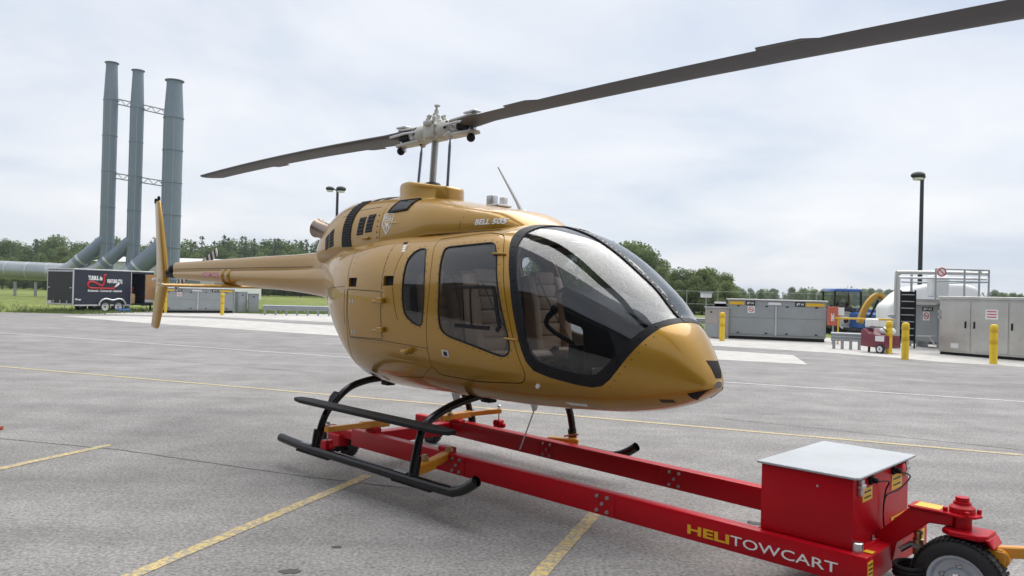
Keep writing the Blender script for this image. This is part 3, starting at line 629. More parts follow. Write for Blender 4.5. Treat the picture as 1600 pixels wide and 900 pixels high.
airfoil_sheet(mb, [((-6.90, 0, .835), (-7.10, 0, .845), .03, yv), ((-6.86, 0, .87), (-7.175, 0, .87), .055, yv), ((-6.72, 0, 1.2), (-7.09, 0, 1.2), .075, yv), ((-6.56, 0, 1.58), (-7.0, 0, 1.58), .09, yv), ((-6.56, 0, 1.70), (-7.0, 0, 1.70), .09, yv), ((-6.66, 0, 2.05), (-7.03, 0, 2.05), .085, yv), ((-6.83, 0, 2.55), (-7.10, 0, 2.55), .065, yv), ((-6.94, 0, 2.88), (-7.155, 0, 2.88), .05, yv), ((-6.97, 0, 2.91), (-7.14, 0, 2.91), .02, yv)])
fin = mb.build('vertical_fin', GOLD, heli, ang=40)
for p in ((-7.0, 0, 2.9), (-7.12, 0, 2.87)):
    mb = MB(); mb.lathe([(.025, 0), (.025, .06), (.015, .08)], 10, p); mb.build('tail_light', BLACKM, fin)
mb = MB(); mb.lathe([(.03, 0), (.03, .04), (.012, .06)], 10, (-6.93, -.04, 1.62), (0, -1, 0)); mb.build('tail_light', SIGNW, fin)
mb = MB(); zv = (0, 0, 1)
airfoil_sheet(mb, [((-4.20, -.97, 1.545), (-4.48, -.97, 1.545), .03, zv), ((-4.19, -.95, 1.545), (-4.54, -.95, 1.545), .042, zv), ((-4.18, 0, 1.55), (-4.56, 0, 1.55), .055, zv), ((-4.19, .95, 1.545), (-4.54, .95, 1.545), .042, zv), ((-4.20, .97, 1.545), (-4.48, .97, 1.545), .03, zv)])
stab = mb.build('horizontal_stabiliser', GOLD, heli, ang=40)
for s in (-1, 1):
    mb = MB(); mb.ball((-4.24, s * .965, 1.55), .02); mb.build('position_light', SIGNW, stab)
# tail gearbox + tail rotor on the port side
mb = MB(); mb.ball((-6.32, .0, 1.78), .085, sc=(1.1, 1, 1)); mb.tube([(-6.15, 0, 1.79), (-6.55, 0, 1.74)], .045); mb.box((-6.38, 0, 1.69), (.22, .1, .06)); mb.build('tail_gearbox', BLACKM, heli)
mb = MB(); mb.tube([(-6.32, .05, 1.79), (-6.32, .33, 1.79)], .03, 12); mb.lathe([(.06, 0), (.06, .05), (.03, .07)], 14, (-6.32, .30, 1.79), (0, 1, 0)); trh = mb.build('tail_rotor_hub', STEEL, heli)
ang = math.atan2(.31, .80)
for sg in (1, -1):
    dv = Vector((math.cos(ang) * sg, 0, math.sin(ang) * sg)); cv = Vector((-dv.z, 0, dv.x)); o = Vector((-6.32, .33, 1.79)); secs = []
    for r_, c in ((.12, .06), (.2, .13), (.55, .13), (.826, .13)):
        secs.append((o + dv * r_ + cv * c * .35, o + dv * r_ - cv * c * .65, .016, (0, 1, 0)))
    mb = MB(); airfoil_sheet(mb, secs); tb = mb.build('tail_rotor_blade', WHITE, heli, ang=40)
    for k, (r0, r1) in enumerate(((.30, .38), (.46, .53), (.60, .67), (.735, .785))):
        mb = MB(); airfoil_sheet(mb, [(o + dv * r_ + cv * .047, o + dv * r_ - cv * .086, .022, (0, 1, 0)) for r_ in (r0, r1)]); mb.build('blade_stripe', TEXTB, tb)

# rotor
HUBP = Vector((-.03, 0, 3.12)); PSI = 1.8
mb = MB(); mb.tube([(-.075, 0, 2.45), (-.032, 0, 3.10)], .034, 20); mast = mb.build('mast', MASTM, heli)
mb = MB(); mb.lathe([(.09, 0), (.075, .02), (.045, .03)], 24, (-.066, 0, 2.60)); mb.build('mast_boot', BLACKM, mast)
ca, sa = math.cos(R(PSI)), math.sin(R(PSI))
def HB(r, t, z):   # along forward blade, toward port, up
    return HUBP + Vector((r * ca + t * sa, -r * sa + t * ca, z))
rot = Matrix.Rotation(R(-PSI), 3, 'Z')
rotor = None
mb = MB(); mb.box(HB(0, 0, 0), (.16, .20, .13), rot); mb.box(HB(0, 0, .075), (.10, .26, .05), rot); mb.box(HB(0, 0, -.06), (.24, .14, .05), rot); rotor = mb.build('rotor_hub', HUB, heli, bevel=.012, seg=2)
mb = MB(); mb.lathe([(.055, 0), (.05, .05), (.035, .06), (.035, .10), (.022, .11), (.022, .15), (.012, .155), (.012, .19)], 16, HB(.0, 0, .07)); mb.lathe([(.03, 0), (.03, .012)], 12, HB(.01, 0, .255)); mb.build('hub_cap', HUB, rotor)
for q in ((.07, .05), (-.07, -.05), (.06, -.07), (-.06, .07)):
    mb = MB(); mb.lathe([(.024, 0), (.022, .05), (.012, .06), (.012, .085)], 10, HB(q[0], q[1], .085)); mb.build('hub_bolt', HUB, rotor)
for q in (.09, -.09):
    mb = MB(); mb.bar(HB(q, -.08, .04), HB(q * .3, -.05, .17), .03, .03); mb.bar(HB(q, .08, .04), HB(q * .3, .05, .17), .03, .03); mb.build('flap_restraint', HUB, rotor, bevel=.006)
for sg in (1, -1):
    mb = MB(); mb.lathe([(.06, .06), (.085, .09), (.095, .14), (.095, .22), (.08, .26), (.06, .28), (.055, .38)], 24, HB(0, 0, 0), HB(sg, 0, .02) - HUBP); grip = mb.build('blade_grip', HUB, heli)
    mb = MB(); mb.prism([HB(sg * .20, -.075, -.05), HB(sg * .60, -.06, -.055), HB(sg * .62, -.03, -.055), HB(sg * .62, .03, -.055), HB(sg * .60, .06, -.055), HB(sg * .20, .075, -.05)], (0, 0, -.032)); mb.build('grip_plate', HUB, grip, bevel=.010, seg=2)
    mb = MB(); mb.prism([HB(sg * .26, -.06, .055), HB(sg * .58, -.05, .075), HB(sg * .60, .0, .075), HB(sg * .58, .05, .075), HB(sg * .26, .06, .055)], (0, 0, .025)); mb.build('grip_plate', HUB, grip, bevel=.008)
    mb = MB(); mb.box(HB(sg * .46, 0, .01), (.16, .13, .085), rot); mb.build('blade_root', BLACKM, grip, bevel=.01)
    mb = MB(); mb.lathe([(.058, 0), (.07, .01), (.07, .035), (.058, .045)], 18, HB(sg * .30, 0, .005), HB(sg, 0, .02) - HUBP); mb.build('grip_collar', STEEL, grip)
    for a_ in range(8):
        q_ = HB(sg * .235, .088 * math.cos(a_ * .785), .088 * math.sin(a_ * .785)); mb = MB(); mb.lathe([(.011, 0), (.011, .016), (.006, .02)], 6, q_, HB(sg, 0, .02) - HUBP); mb.build('grip_bolt', BLACKM, grip)
    for t_ in (-.085, .085):
        mb = MB(); mb.tube([HB(sg * .20, t_, .02), HB(sg * .40, t_ * 1.1, .025), HB(sg * .70, t_ * .7, .03)], [.012, .014, .012], 8); mb.build('drag_brace', STEEL, grip)
    mb = MB(); mb.lathe([(.035, -.13), (.035, .10), (.025, .12)], 14, HB(sg * .54, 0, 0)); mb.build('blade_bolt', STEEL, grip)
    mb = MB(); mb.ball(HB(sg * .555, -.02, -.125), .042); mb.build('bolt_weight', BLACKM, grip)
    mb = MB(); mb.bar(HB(sg * .46, .0, .115), HB(sg * .62, .0, .12), .09, .02); mb.build('blade_latch', ALU, grip, bevel=.005)
    # pitch horn + link : trailing side of the blade (starboard for the forward blade)
    mb = MB(); mb.bar(HB(sg * .27, -sg * .07, -.04), HB(sg * .275, -sg * .04, -.105), .06, .05); mb.build('pitch_horn', HUB, grip, bevel=.01)
    base = Vector((-.075 + sg * .27, -sg * .03, 2.46)); tp = HB(sg * .275, -sg * .04, -.085)
    mb = MB(); mb.tube([base, base.lerp(tp, .85), base.lerp(tp, .93), tp], [.014, .014, .008, .008], 10); mb.ball(tp, .02); lk = mb.build('pitch_link', RODM, rotor)
    # blade
    secs = []; rs = [.46, .6, .78, 1.0, 1.3, 1.8, 2.4, 3.0, 3.6, 4.2, 4.8, 5.3, 5.58, 5.64]
    up = lambda r_: (.045 - (0.026 if sg > 0 else 0)) * r_ - .0056 * r_ * r_ + .01
    for r_ in rs:
        c = .14 if r_ < .5 else (.24 if r_ < .7 else .33); th = .09 if r_ < .7 else .042
        tw = R(6 - 1.1 * r_); le = .085 if r_ >= .78 else .06
        if r_ > 5.6: c = .30
        L = HB(sg * r_, sg * le * math.cos(tw), up(r_) + le * math.sin(tw)); T_ = HB(sg * r_, -sg * (c - le) * math.cos(tw), up(r_) - (c - le) * math.sin(tw))
        secs.append((L, T_, th, (0, 0, 1)))
    mb = MB(); airfoil_sheet(mb, secs); bl = mb.build('rotor_blade', BLADE, heli, ang=40)
    for r0, r1, w_ in ((1.25, 1.62, .05), (3.55, 3.95, .06)):
        tz = lambda r_: up(r_) - .245 * math.sin(R(6 - 1.1 * r_))
        mb = MB(); mb.prism([HB(sg * r0, -sg * .235, tz(r0)), HB(sg * (r0 + .03), -sg * (.245 + w_), tz(r0) - .004), HB(sg * (r1 - .08), -sg * (.245 + w_), tz(r1) - .004), HB(sg * r1, -sg * .235, tz(r1))], (0, 0, .005)); mb.build('trim_tab', BLADE, bl)

# landing gear
for nm, x0, arch in (('rear', -.46, [(-.98, .10), (-.925, .30), (-.85, .43), (-.66, .595), (-.45, .66), (-.22, .675)]), ('front', 1.0, [(-1.0, .10), (-.965, .27), (-.92, .42), (-.84, .51), (-.62, .60), (-.38, .65), (-.2, .665)])):
    pts = [(x0, y, z) for y, z in arch]; pts = pts + [(x0, -y, z) for y, z in arch[::-1]]
    mb = MB(); mb.tube(spline(pts, 5), .034, 14); ct = mb.build('cross_tube', BLACKG, heli)
    for s in (-1, 1):
        mb = MB(); mb.tube([(x0, s * .99, .08), (x0, s * .965, .24)], .043, 12); mb.build('leg_socket', BLACKG, ct)
        mb = MB(); mb.b2((x0 - .06, s * .18 - .05, .60), (x0 + .06, s * .18 + .05, .70)); mb.build('clamp', BLACKM, ct, bevel=.01)
for s in (-1, 1):
    mb = MB(); mb.tube(spline([(-1.08, s * 1.0, .075), (-.6, s * 1.0, .055), (.3, s * 1.0, .05), (1.35, s * 1.0, .05), (1.52, s * 1.0, .065), (1.64, s * 1.0, .115), (1.74, s * 1.0, .18)], 5), .042, 16, cap=False); sk = mb.build('skid', BLACKG, heli)
    mb = MB(); mb.lathe([(.037, 0), (.037, .004)], 14, (1.70, s, .158), (.84, 0, .53)); mb.build('skid_bore_shade', DARKIN, sk)  # dark disc paints the shade inside the open tube end
    for x0, x1 in ((-.75, -.2), (.75, 1.25)):
        mb = MB(); mb.box(((x0 + x1) / 2, s, .012), (x1 - x0, .06, .02)); mb.build('wear_shoe', BLACKM, sk, bevel=.004)
    for x0 in (.86, -.58):
        mb = MB(); mb.box((x0, s, .095), (.16, .05, .012)); mb.build('grip_tread', GALV, sk, bevel=.003)
    # long step
    mb = MB(); st = [(-.78, .045), (-.62, .085), (1.30, .085), (1.47, .05)]
    mb.prism([(x, s * 1.0 - w_, .475) for x, w_ in st] + [(x, s * 1.0 + w_ * .8, .475) for x, w_ in st[::-1]], (0, 0, .035)); mb.build('step', BLACKM, heli, bevel=.006)
    mb = MB(); mb.prism([(-.52, s * .82, .53), (-.40, s * .82, .53), (-.43, s * .86, .47), (-.49, s * .86, .47)], (0, -s * .05, .05)); mb.build('step_bracket', BLACKM, heli, bevel=.004)
# belly details
mb = MB(); mb.prism([(.30, -.012, .62), (.42, -.012, .63), (.40, -.012, .50), (.36, -.012, .49)], (0, .024, 0)); mb.build('belly_antenna', ALU, heli)
mb = MB(); mb.prism([(1.32, -.012, .65), (1.42, -.012, .65), (1.395, -.012, .56), (1.37, -.012, .55)], (0, .024, 0)); mb.tube([(1.38, 0, .57), (1.22, 0, .2)], .006, 6); mb.build('belly_antenna', ALU, heli)
mb = MB(); patch_on(mb, POD, [(-.55, .79), (-.15, .735), (-.12, .70), (-.5, .73)], .006, .02, 6, 3, -1); mb.build('belly_fairing', ALU, heli)

# cabin
fx_ = [.38, .8, 1.2, 1.6, 1.9, 2.2, 2.4, 2.55]; fl = [(x, max(.05, PODIN.half(x, .79) - .02)) for x in fx_]
mb = MB(); mb.prism([(x, -w_, .80) for x, w_ in fl] + [(x, w_, .80) for x, w_ in fl[::-1]], (0, 0, .03)); mb.build('cabin_floor', BLACKM, heli)
mb = MB(); bq = PODIN.grid(np.array([.36]), 48)[0]; mb.prism([Vector((.34, p[1] * .97, (p[2] - 1.35) * .97 + 1.35)) for p in bq], (.02, 0, 0)); mb.build('rear_bulkhead', LINER, heli)
def seat(x, y, w, rear=False):
    e_ = MB(); e_.prism([(x, y - w / 2, .86), (x + .50, y - w / 2, .86), (x + .48, y - w / 2, 1.0), (x, y - w / 2, .96)], (0, w, 0)); base = e_.build('seat_base', BLACKM, heli, bevel=.02)
    e_ = MB(); e_.prism([(x + .05, y - w / 2, .98), (x + .56, y - w / 2, 1.02), (x + .60, y - w / 2, 1.06), (x + .55, y - w / 2, 1.10), (x + .08, y - w / 2, 1.07)], (0, w, 0)); e_.build('seat_cushion', TAN, heli, bevel=.025, seg=2)
    # backrest: side bolsters and horizontal quilted pads
    for k in range(6):
        z0 = 1.07 + k * .115; wx = w * (.92 - .04 * max(0, k - 3)); xx = x + .10 - .02 * k
        e_ = MB(); e_.box((xx, y, z0 + .055), (.09, wx * .62, .112)); e_.build('backrest_pad', TAN, heli, bevel=.022, seg=2)
    for sd in (-1, 1):
        e_ = MB(); e_.prism([(x + .05, y + sd * w * .42 - .045, 1.04), (x + .20, y + sd * w * .42 - .045, 1.06), (x + .14, y + sd * w * .42 - .045, 1.45), (x + .04, y + sd * w * .38 - .045, 1.72), (x - .05, y + sd * w * .38 - .045, 1.70)], (0, .09, 0)); e_.build('backrest_bolster', TAN, heli, bevel=.025, seg=2)
    e_ = MB(); e_.prism([(x - .02, y - w * .44, 1.0), (x + .06, y - w * .44, 1.03), (x - .02, y - w * .40, 1.72), (x - .09, y - w * .40, 1.70)], (0, w * .86, 0)); e_.build('seat_back_shell', BLACKM, heli, bevel=.015)
    if not rear:
        e_ = MB(); e_.tube([(x + .08, y - w * .3, 1.70), (x + .19, y - w * .1, 1.4), (x + .30, y + w * .2, 1.12)], .007, 6); e_.build('seat_belt', LINER, heli)
for y in (-.36, .36): seat(1.10, y, .48)
for y in (-.385, 0, .385): seat(.46, y, .36, True)
mb = MB(); mb.prism([(1.80, -.20, 1.56), (1.86, -.20, 1.34), (2.03, -.20, 1.30), (2.08, -.20, .84), (2.36, -.20, .84), (2.45, -.20, 1.1), (2.62, -.20, 1.30), (2.52, -.20, 1.42), (2.2, -.20, 1.50), (1.92, -.20, 1.60)], (0, .40, 0)); pn = mb.build('instrument_panel', BLACKM, heli, bevel=.02)
mb = MB(); mb.prism([(1.82, -.30, 1.565), (1.94, -.30, 1.625), (2.3, -.34, 1.50), (2.6, -.30, 1.36), (2.6, -.30, 1.33), (2.3, -.34, 1.46), (1.94, -.30, 1.59)], (0, .62, 0)); mb.build('glare_shield', BLACKM, pn, bevel=.01)
SCR = mat('screen', (.03, .035, .05), .15, 0, .8)
for y in (-.10, .10):
    mb = MB(); mb.prism([(1.808, y - .08, 1.53), (1.857, y - .08, 1.35), (1.853, y - .08, 1.35), (1.804, y - .08, 1.53)], (0, .16, 0)); mb.build('display_screen', SCR, pn)
for y in (-.12, .5):
    mb = MB(); mb.tube(spline([(1.95, y, .83), (1.93, y, 1.08), (1.87, y, 1.17), (1.70, y, 1.24), (1.60, y, 1.31), (1.62, y, 1.37), (1.68, y, 1.42)], 5), [.03] * 5 + [.02] * 20 + [.026] * 6, 8); mb.ball((1.68, y, 1.43), .035, sc=(1, 1, 1.2)); mb.box((1.93, y, 1.08), (.10, .09, .16)); mb.build('cyclic_stick', BLACKM, heli)
for y in (-.45, -.25, .25, .45):
    mb = MB(); mb.bar((2.36, y, .84), (2.40, y, 1.0), .02, .02); mb.box((2.40, y, 1.0), (.03, .11, .07)); mb.build('pedal', STEEL, heli, bevel=.004)
mb = MB(); mb.bar((1.25, .0, .86), (1.62, .0, 1.12), .05, .04); mb.build('collective_lever', BLACKM, heli, bevel=.01)
# ================================================================== tow cart (same frame as the helicopter, z from the ground)
cart = empty('tow_cart', (HX, HY, 0), R(-HEAD)); tag(cart, 'red two-rail tow cart with silver-lidded box carrying the helicopter', 'tow cart')
def rail(y0, y1, x0, x1, nm='rail'):
    mb = MB(); w = .10 if y0 > 0 else .09
    mb.prism([(x0, y0, .195), (x1, y1, .195), (x1, y1 + w, .195), (x0, y0 + w, .195)], (0, 0, .168)); return mb.build(nm, RED, cart, bevel=.008, seg=2)
ra = rail(-.47, -.47, -.66, 4.29); rb = rail(.70, .49, -.80, 4.29)
def bolts(parent, xc, yf, zc=.28, n=5):
    for dx, dz in ((-.045, .05), (.045, .05), (0, 0), (-.045, -.05), (.045, -.05)):
        mb = MB(); mb.lathe([(.014, 0), (.014, .010), (.009, .012), (.009, .02)], 8, (xc + dx, yf(xc + dx), zc + dz), (0, -1, 0)); mb.build('bolt', mat('bolt_zinc', (.34, .33, .33), .45, .6), parent)
yn = lambda x: -.475; yf_ = lambda x: .70 - .0413 * (x + .8) - .003
for xc in (2.49, .93): bolts(ra, xc, yn)
for xc in (2.42, .98): bolts(rb, xc, yf_)
for xc, r_, yy in ((2.49, ra, yn), (.93, ra, yn), (2.42, rb, yf_), (.98, rb, yf_)):
    mb = MB(); mb.b2((xc - .13, yy(xc) - .001, .205), (xc + .10, yy(xc) + .004, .353)); mb.build('splice_plate', RED, r_, bevel=.003)
text_on('HELI', (3.178, -.4735, .236), (1, 0, 0), (0, 0, 1), TEXTY, ra, .10, bold=.003, depth=.001, fit=(.295, .058))
text_on('TOWCART', (3.482, -.4735, .238), (1, 0, 0), (0, 0, 1), TEXTW, ra, .10, bold=.0002, depth=.001, fit=(.655, .058))
mb = MB(); mb.b2((-.60, -.38, .20), (-.48, .72, .33)); mb.build('cross_beam', RED, cart, bevel=.006)
mb = MB(); mb.b2((4.14, -.38, .20), (4.285, .50, .355)); fb = mb.build('cross_beam', RED, cart, bevel=.006)
mb = MB(); mb.b2((3.60, -.38, .20), (3.68, .52, .30)); mb.build('cross_beam', RED, cart, bevel=.006)
mb = MB(); mb.b2((3.62, -.40, .33), (4.22, .53, .366)); mb.build('deck_plate', RED, cart, bevel=.004)
# box
mb = MB(); mb.b2((3.645, -.415, .366), (4.19, .525, .762)); bx = mb.build('power_box', RED, cart, bevel=.006, seg=2)
mb = MB(); mb.prism([(3.625, -.435, .764), (4.19, -.435, .764), (4.213, -.425, .764), (4.225, -.40, .764), (4.225, .555, .764), (3.625, .555, .764)], (0, 0, .014)); mb.build('lid', LIDM, bx, bevel=.003)
mb = MB(); mb.lathe([(.008, 0), (.006, .004)], 10, (3.99, -.416, .69), (0, -1, 0)); mb.build('bolt', STEEL, bx)
for y, z0, z1, w_ in ((-.20, .61, .685, .15), (.30, .60, .69, .19), (.36, .40, .43, .30)):
    mb = MB(); mb.b2((4.1905, y - w_ / 2, z0), (4.193, y + w_ / 2, z1)); dc = mb.build('warning_decal', DECAL, bx)
    for k in range(2 if w_ < .25 else 1):
        mb = MB(); zc = z0 + (z1 - z0) * ((k + .7) / 2.4 if w_ < .25 else .5); mb.b2((4.1935, y - w_ * .35, zc - .005), (4.1942, y + w_ * .35, zc + .005)); mb.build('decal_line', TEXTB, bx)
for y in (-.33, .43):
    mb = MB(); mb.b2((4.19, y - .02, .66), (4.215, y + .02, .755)); mb.b2((4.19, y - .03, .70), (4.222, y + .03, .725)); mb.build('latch', STEEL, bx, bevel=.004)
for y in (-.17, .22):
    mb = MB(); mb.b2((4.19, y - .022, .70), (4.21, y + .022, .755)); mb.lathe([(.016, 0), (.016, .03)], 12, (4.21, y, .725), (1, 0, 0)); mb.build('socket', BLACKM, bx, bevel=.004)
mb = MB(); mb.lathe([(.035, 0), (.035, .03), (.02, .035)], 14, (4.19, .34, .72), (1, 0, 0)); mb.build('stop_button', mat('button_red', (.6, .03, .04), .4), bx)
mb = MB(); mb.tube(spline([(4.24, -.16, .722), (4.25, -.02, .70), (4.215, .03, .63), (4.205, .03, .50), (4.22, .02, .37)], 6), .0045, 6); mb.tube(spline([(4.24, .22, .72), (4.26, .33, .68), (4.24, .20, .62), (4.215, .04, .60), (4.205, .03, .5)], 6), .0045, 6); mb.build('cable', BLACKM, bx)
# rail end details
mb = MB(); mb.b2((4.291, -.46, .225), (4.294, -.385, .335)); dc = mb.build('warning_decal', DECAL, ra)
for k in range(4):
    mb = MB(); mb.b2((4.2945, -.452, .242 + .024 * k), (4.2952, -.393, .25 + .024 * k)); mb.build('decal_line', TEXTB, ra)
mb = MB(); mb.b2((4.291, .36, .23), (4.294, .52, .33)); mb.build('warning_decal', DECAL, fb)
mb = MB(); mb.lathe([(.03, 0), (.03, .05), (.024, .055)], 16, (4.215, -.40, .363)); mb.build('lift_pin', STEEL, cart)
for p in ((4.20, -.12, .356), (4.24, .12, .356)):
    mb = MB(); mb.lathe([(.016, 0), (.016, .02), (.009, .022), (.009, .04)], 8, p); mb.build('bolt', STEEL, cart)
mb = MB(); mb.b2((4.23, -.36, .358), (4.28, -.31, .361)); mb.build('warning_decal', DECAL, cart)
# gooseneck
mb = MB(); mb.prism([(4.19, -.06, .25), (4.29, -.06, .25), (4.31, -.06, .365), (4.478, -.06, .517), (4.60, -.06, .525), (4.60, -.06, .585), (4.39, -.06, .585), (4.365, -.06, .575), (4.19, -.06, .385)], (0, .12, 0)); arm = mb.build('gooseneck_arm', RED, cart, bevel=.006)
mb = MB(); mb.prism([(4.37, -.075, .586), (4.55, -.075, .586), (4.64, -.10, .586), (4.71, -.06, .586), (4.73, 0, .586), (4.71, .06, .586), (4.64, .10, .586), (4.55, .075, .586), (4.37, .075, .586)], (0, 0, .014)); mb.build('pivot_plate', RED, arm, bevel=.003)
mb = MB(); mb.b2((4.40, -.055, .6005), (4.53, .055, .6025)); mb.build('warning_decal', DECAL, arm)
mb = MB(); mb.lathe([(.065, 0), (.065, .03), (.045, .045), (.045, .06), (.035, .06), (.035, .085)], 18, (4.63, 0, .60)); mb.build('pivot_hub', RED, arm)
for a in range(4):
    mb = MB(); mb.lathe([(.013, 0), (.013, .022), (.008, .024)], 6, (4.63 + .085 * math.cos(a * math.pi / 2 + .5), .085 * math.sin(a * math.pi / 2 + .5), .60)); mb.build('bolt', RED, arm)
mb = MB(); mb.lathe([(.05, 0), (.05, .075)], 18, (4.63, 0, .513)); mb.build('pivot_neck', RED, arm)
mb = MB(); mb.prism([(4.55, -.08, .485), (4.60, -.12, .485), (4.74, -.12, .485), (4.78, -.08, .485), (4.78, .08, .485), (4.55, .08, .485)], (0, 0, .03)); fk = mb.build('caster_fork', RED, cart, bevel=.006)
mb = MB(); mb.prism([(4.62, .06, .487), (4.79, .06, .487), (4.72, .06, .2), (4.60, .06, .2)], (0, .018, 0)); mb.prism([(4.762, .08, .50), (4.785, .08, .50), (4.81, .08, .455), (4.80, .08, .45)], (0, -.18, 0)); mb.build('fork_side', RED, fk, bevel=.004)
def wheel(c, r, w, parent, ax=(0, 1, 0), rim=RIM, treads=40):
    c = Vector(c); ax = Vector(ax).normalized(); e_ = empty('wheel'); e_.parent = parent
    mb = MB(); prof = [(r * .60, -w * .42), (r * .72, -w * .5), (r * .90, -w * .48), (r * .975, -w * .36), (r, -w * .2), (r, w * .2), (r * .975, w * .36), (r * .90, w * .48), (r * .72, w * .5), (r * .60, w * .42)]
    mb.lathe(prof + [prof[0]], 40, c, ax, cap=False); ty = mb.build('tyre', RUBBER, e_, ang=50)
    d, sd, u = frame_of(ax)
    mb = MB()
    for k in range(treads):
        a = 2 * math.pi * k / treads
        for q, of in ((-.25, 0), (.25, .5)):
            a2 = a + of * 2 * math.pi / treads; rad = sd * math.cos(a2) + u * math.sin(a2); tn = ax.cross(rad)
            mb.box(c + rad * (r * 1.0) + ax * (q * w), (w * .42, r * 2 * math.pi / treads * .62, r * .03), Matrix((ax, tn, rad)).transposed())
    tag(mb.build('tread_blocks', RUBBER, e_), kind='stuff')
    mb = MB(); mb.lathe([(r * .62, -w * .40), (r * .64, -w * .46), (r * .58, -w * .42), (r * .52, -w * .22), (r * .34, -w * .16), (r * .30, -w * .30), (r * .2, -w * .34), (r * .2, w * .3), (r * .62, w * .4)], 32, c, ax, cap=False); rm = mb.build('rim', rim, e_, ang=30)
    mb = MB(); mb.lathe([(r * .13, 0), (r * .12, w * .1), (r * .05, w * .13)], 16, c - ax * w * .34, -ax); mb.build('hub_cap', mat('hub_red', (.10, .02, .02), .5), e_)
    for k in range(5):
        a = 2 * math.pi * k / 5 + .3; p = c + (sd * math.cos(a) + u * math.sin(a)) * r * .38 - ax * w * .18
        mb = MB(); mb.lathe([(r * .06, 0), (r * .06, w * .06), (r * .03, w * .09)], 6, p, -ax); mb.build('lug_nut', STEEL, e_)
    return e_
wheel((4.64, -.06, .235), .235, .14, cart, treads=56)
# coiled hose, valve and bracket between box and wheel
mb = MB()
for k in range(3): mb.tube([(4.40 + .075 * math.cos(t), -.12 + .10 * math.sin(t), .23 + .022 * k) for t in np.linspace(0, 2 * math.pi, 22)], .012, 6, cap=False)
mb.build('coiled_hose', BLACKM, cart)
mb = MB(); mb.lathe([(.03, 0), (.03, .09), (.02, .095), (.02, .12), (.026, .12), (.026, .135)], 14, (4.41, .0, .31)); mb.build('valve', BRASS, cart)
mb = MB(); mb.tube([(4.33, -.06, .33), (4.38, -.03, .37), (4.43, -.02, .36)], .018, 8); mb.build('hose_fitting', STEEL, cart)
mb = MB(); mb.lathe([(.05, 0), (.06, .05), (.06, .06), (.05, .06), (.045, .01)], 18, (4.46, -.03, .24)); mb.build('cup_bracket', RED, cart)
for p in ((3.585, -.20, .33), (3.57, .05, .33)):
    mb = MB(); mb.ball(p, .025); mb.tube([p, (p[0] - .12, p[1] + .06, .30), (p[0] - .2, p[1] + .15, .27)], .012, 6); mb.build('hydraulic_fitting', STEEL, cart)
# rear wheels
for (x, y) in ((-1.27, -.30), (-1.05, -.24), (-1.03, .88)):
    wheel((x, y, .15), .15, .09, cart, rim=RUBBER, treads=24)
mb = MB(); mb.b2((-1.30, -.36, .21), (-.62, -.27, .30)); mb.b2((-1.22, -.40, .12), (-.98, -.19, .24)); mb.build('axle_block', RED, cart, bevel=.01)
mb = MB(); mb.b2((-1.12, .70, .21), (-.76, .79, .34)); mb.build('axle_block', RED, cart, bevel=.01)
# yellow lifting arms
def ybar(a, b, w, h, nm='lifting_arm'):
    mb = MB(); mb.bar(a, b, w, h); return mb.build(nm, ORANGE, cart, bevel=.008)
A = ybar((-.49, -.15, .415), (-.42, -.52, .435), .075, .07); mb = MB(); mb.bar((-.425, -.48, .435), (-.29, -.99, .465), .055, .05); mb.build('arm_extension', ORANGE, A, bevel=.006)
A2 = ybar((-.38, .45, .415), (-.31, .82, .435), .075, .07); mb = MB(); mb.bar((-.315, .78, .435), (-.12, 1.10, .465), .055, .05); mb.build('arm_extension', ORANGE, A2, bevel=.006)
A3 = ybar((.78, -.46, .335), (.90, -.74, .325), .07, .075); mb = MB(); mb.bar((.885, -.70, .32), (.955, -.96, .305), .085, .085); mb.build('arm_extension', ORANGE, A3, bevel=.008)
A4 = ybar((.85, .78, .345), (1.10, .95, .335), .10, .05); mb = MB(); mb.bar((1.0, .85, .385), (1.12, .92, .41), .03, .015); mb.build('arm_clip', BRASS, A4)
for a, p in ((A, (-.295, -.97)), (A2, (-.135, 1.08))):
    mb = MB(); mb.tube([(p[0], p[1], .36), (p[0], p[1], .52)], .008, 8); mb.lathe([(.022, 0), (.022, .012), (.012, .02)], 10, (p[0], p[1], .51)); mb.build('clamp_rod', STEEL, a)
    mb = MB(); mb.box((p[0] + .01, p[1] - .01, .325), (.09, .09, .09)); mb.ball((p[0] + .07, p[1], .315), .03); mb.ball((p[0] - .05, p[1], .325), .03); mb.build('skid_clamp', RED, a, bevel=.01)
for p, z in (((.79, -.44), .37), ((.90, -.80), .365), ((-.49, -.28), .445), ((-.34, .55), .445)):
    mb = MB(); mb.lathe([(.035, 0), (.035, .02), (.02, .025), (.02, .045)], 12, (p[0], p[1], z)); mb.build('arm_pin', BRASS, cart)
for p in ((-.44, -.36, .375), (-.30, .62, .375), (.72, -.40, .375)):
    mb = MB(); mb.box(p, (.16, .09, .05)); mb.build('pivot_block', RED, cart, bevel=.01)
# tow bar
tow = MB(); tow.bar((4.80, .0, .425), (6.2, .25, .66), .05, .06); tb_ = tow.build('tow_bar', ORANGE, None, bevel=.006)
tb_.location = cart.location; tb_.rotation_euler = cart.rotation_euler; tag(tb_, 'yellow steel tow bar coupled ahead of the rubber front wheel', 'tow bar')
mb = MB(); mb.lathe([(.05, -.04), (.05, .04)], 18, (4.82, .0, .40), (0, 1, 0)); mb.b2((4.76, -.045, .37), (4.85, .045, .44)); mb.build('coupling_eye', ORANGE, tb_, bevel=.005)
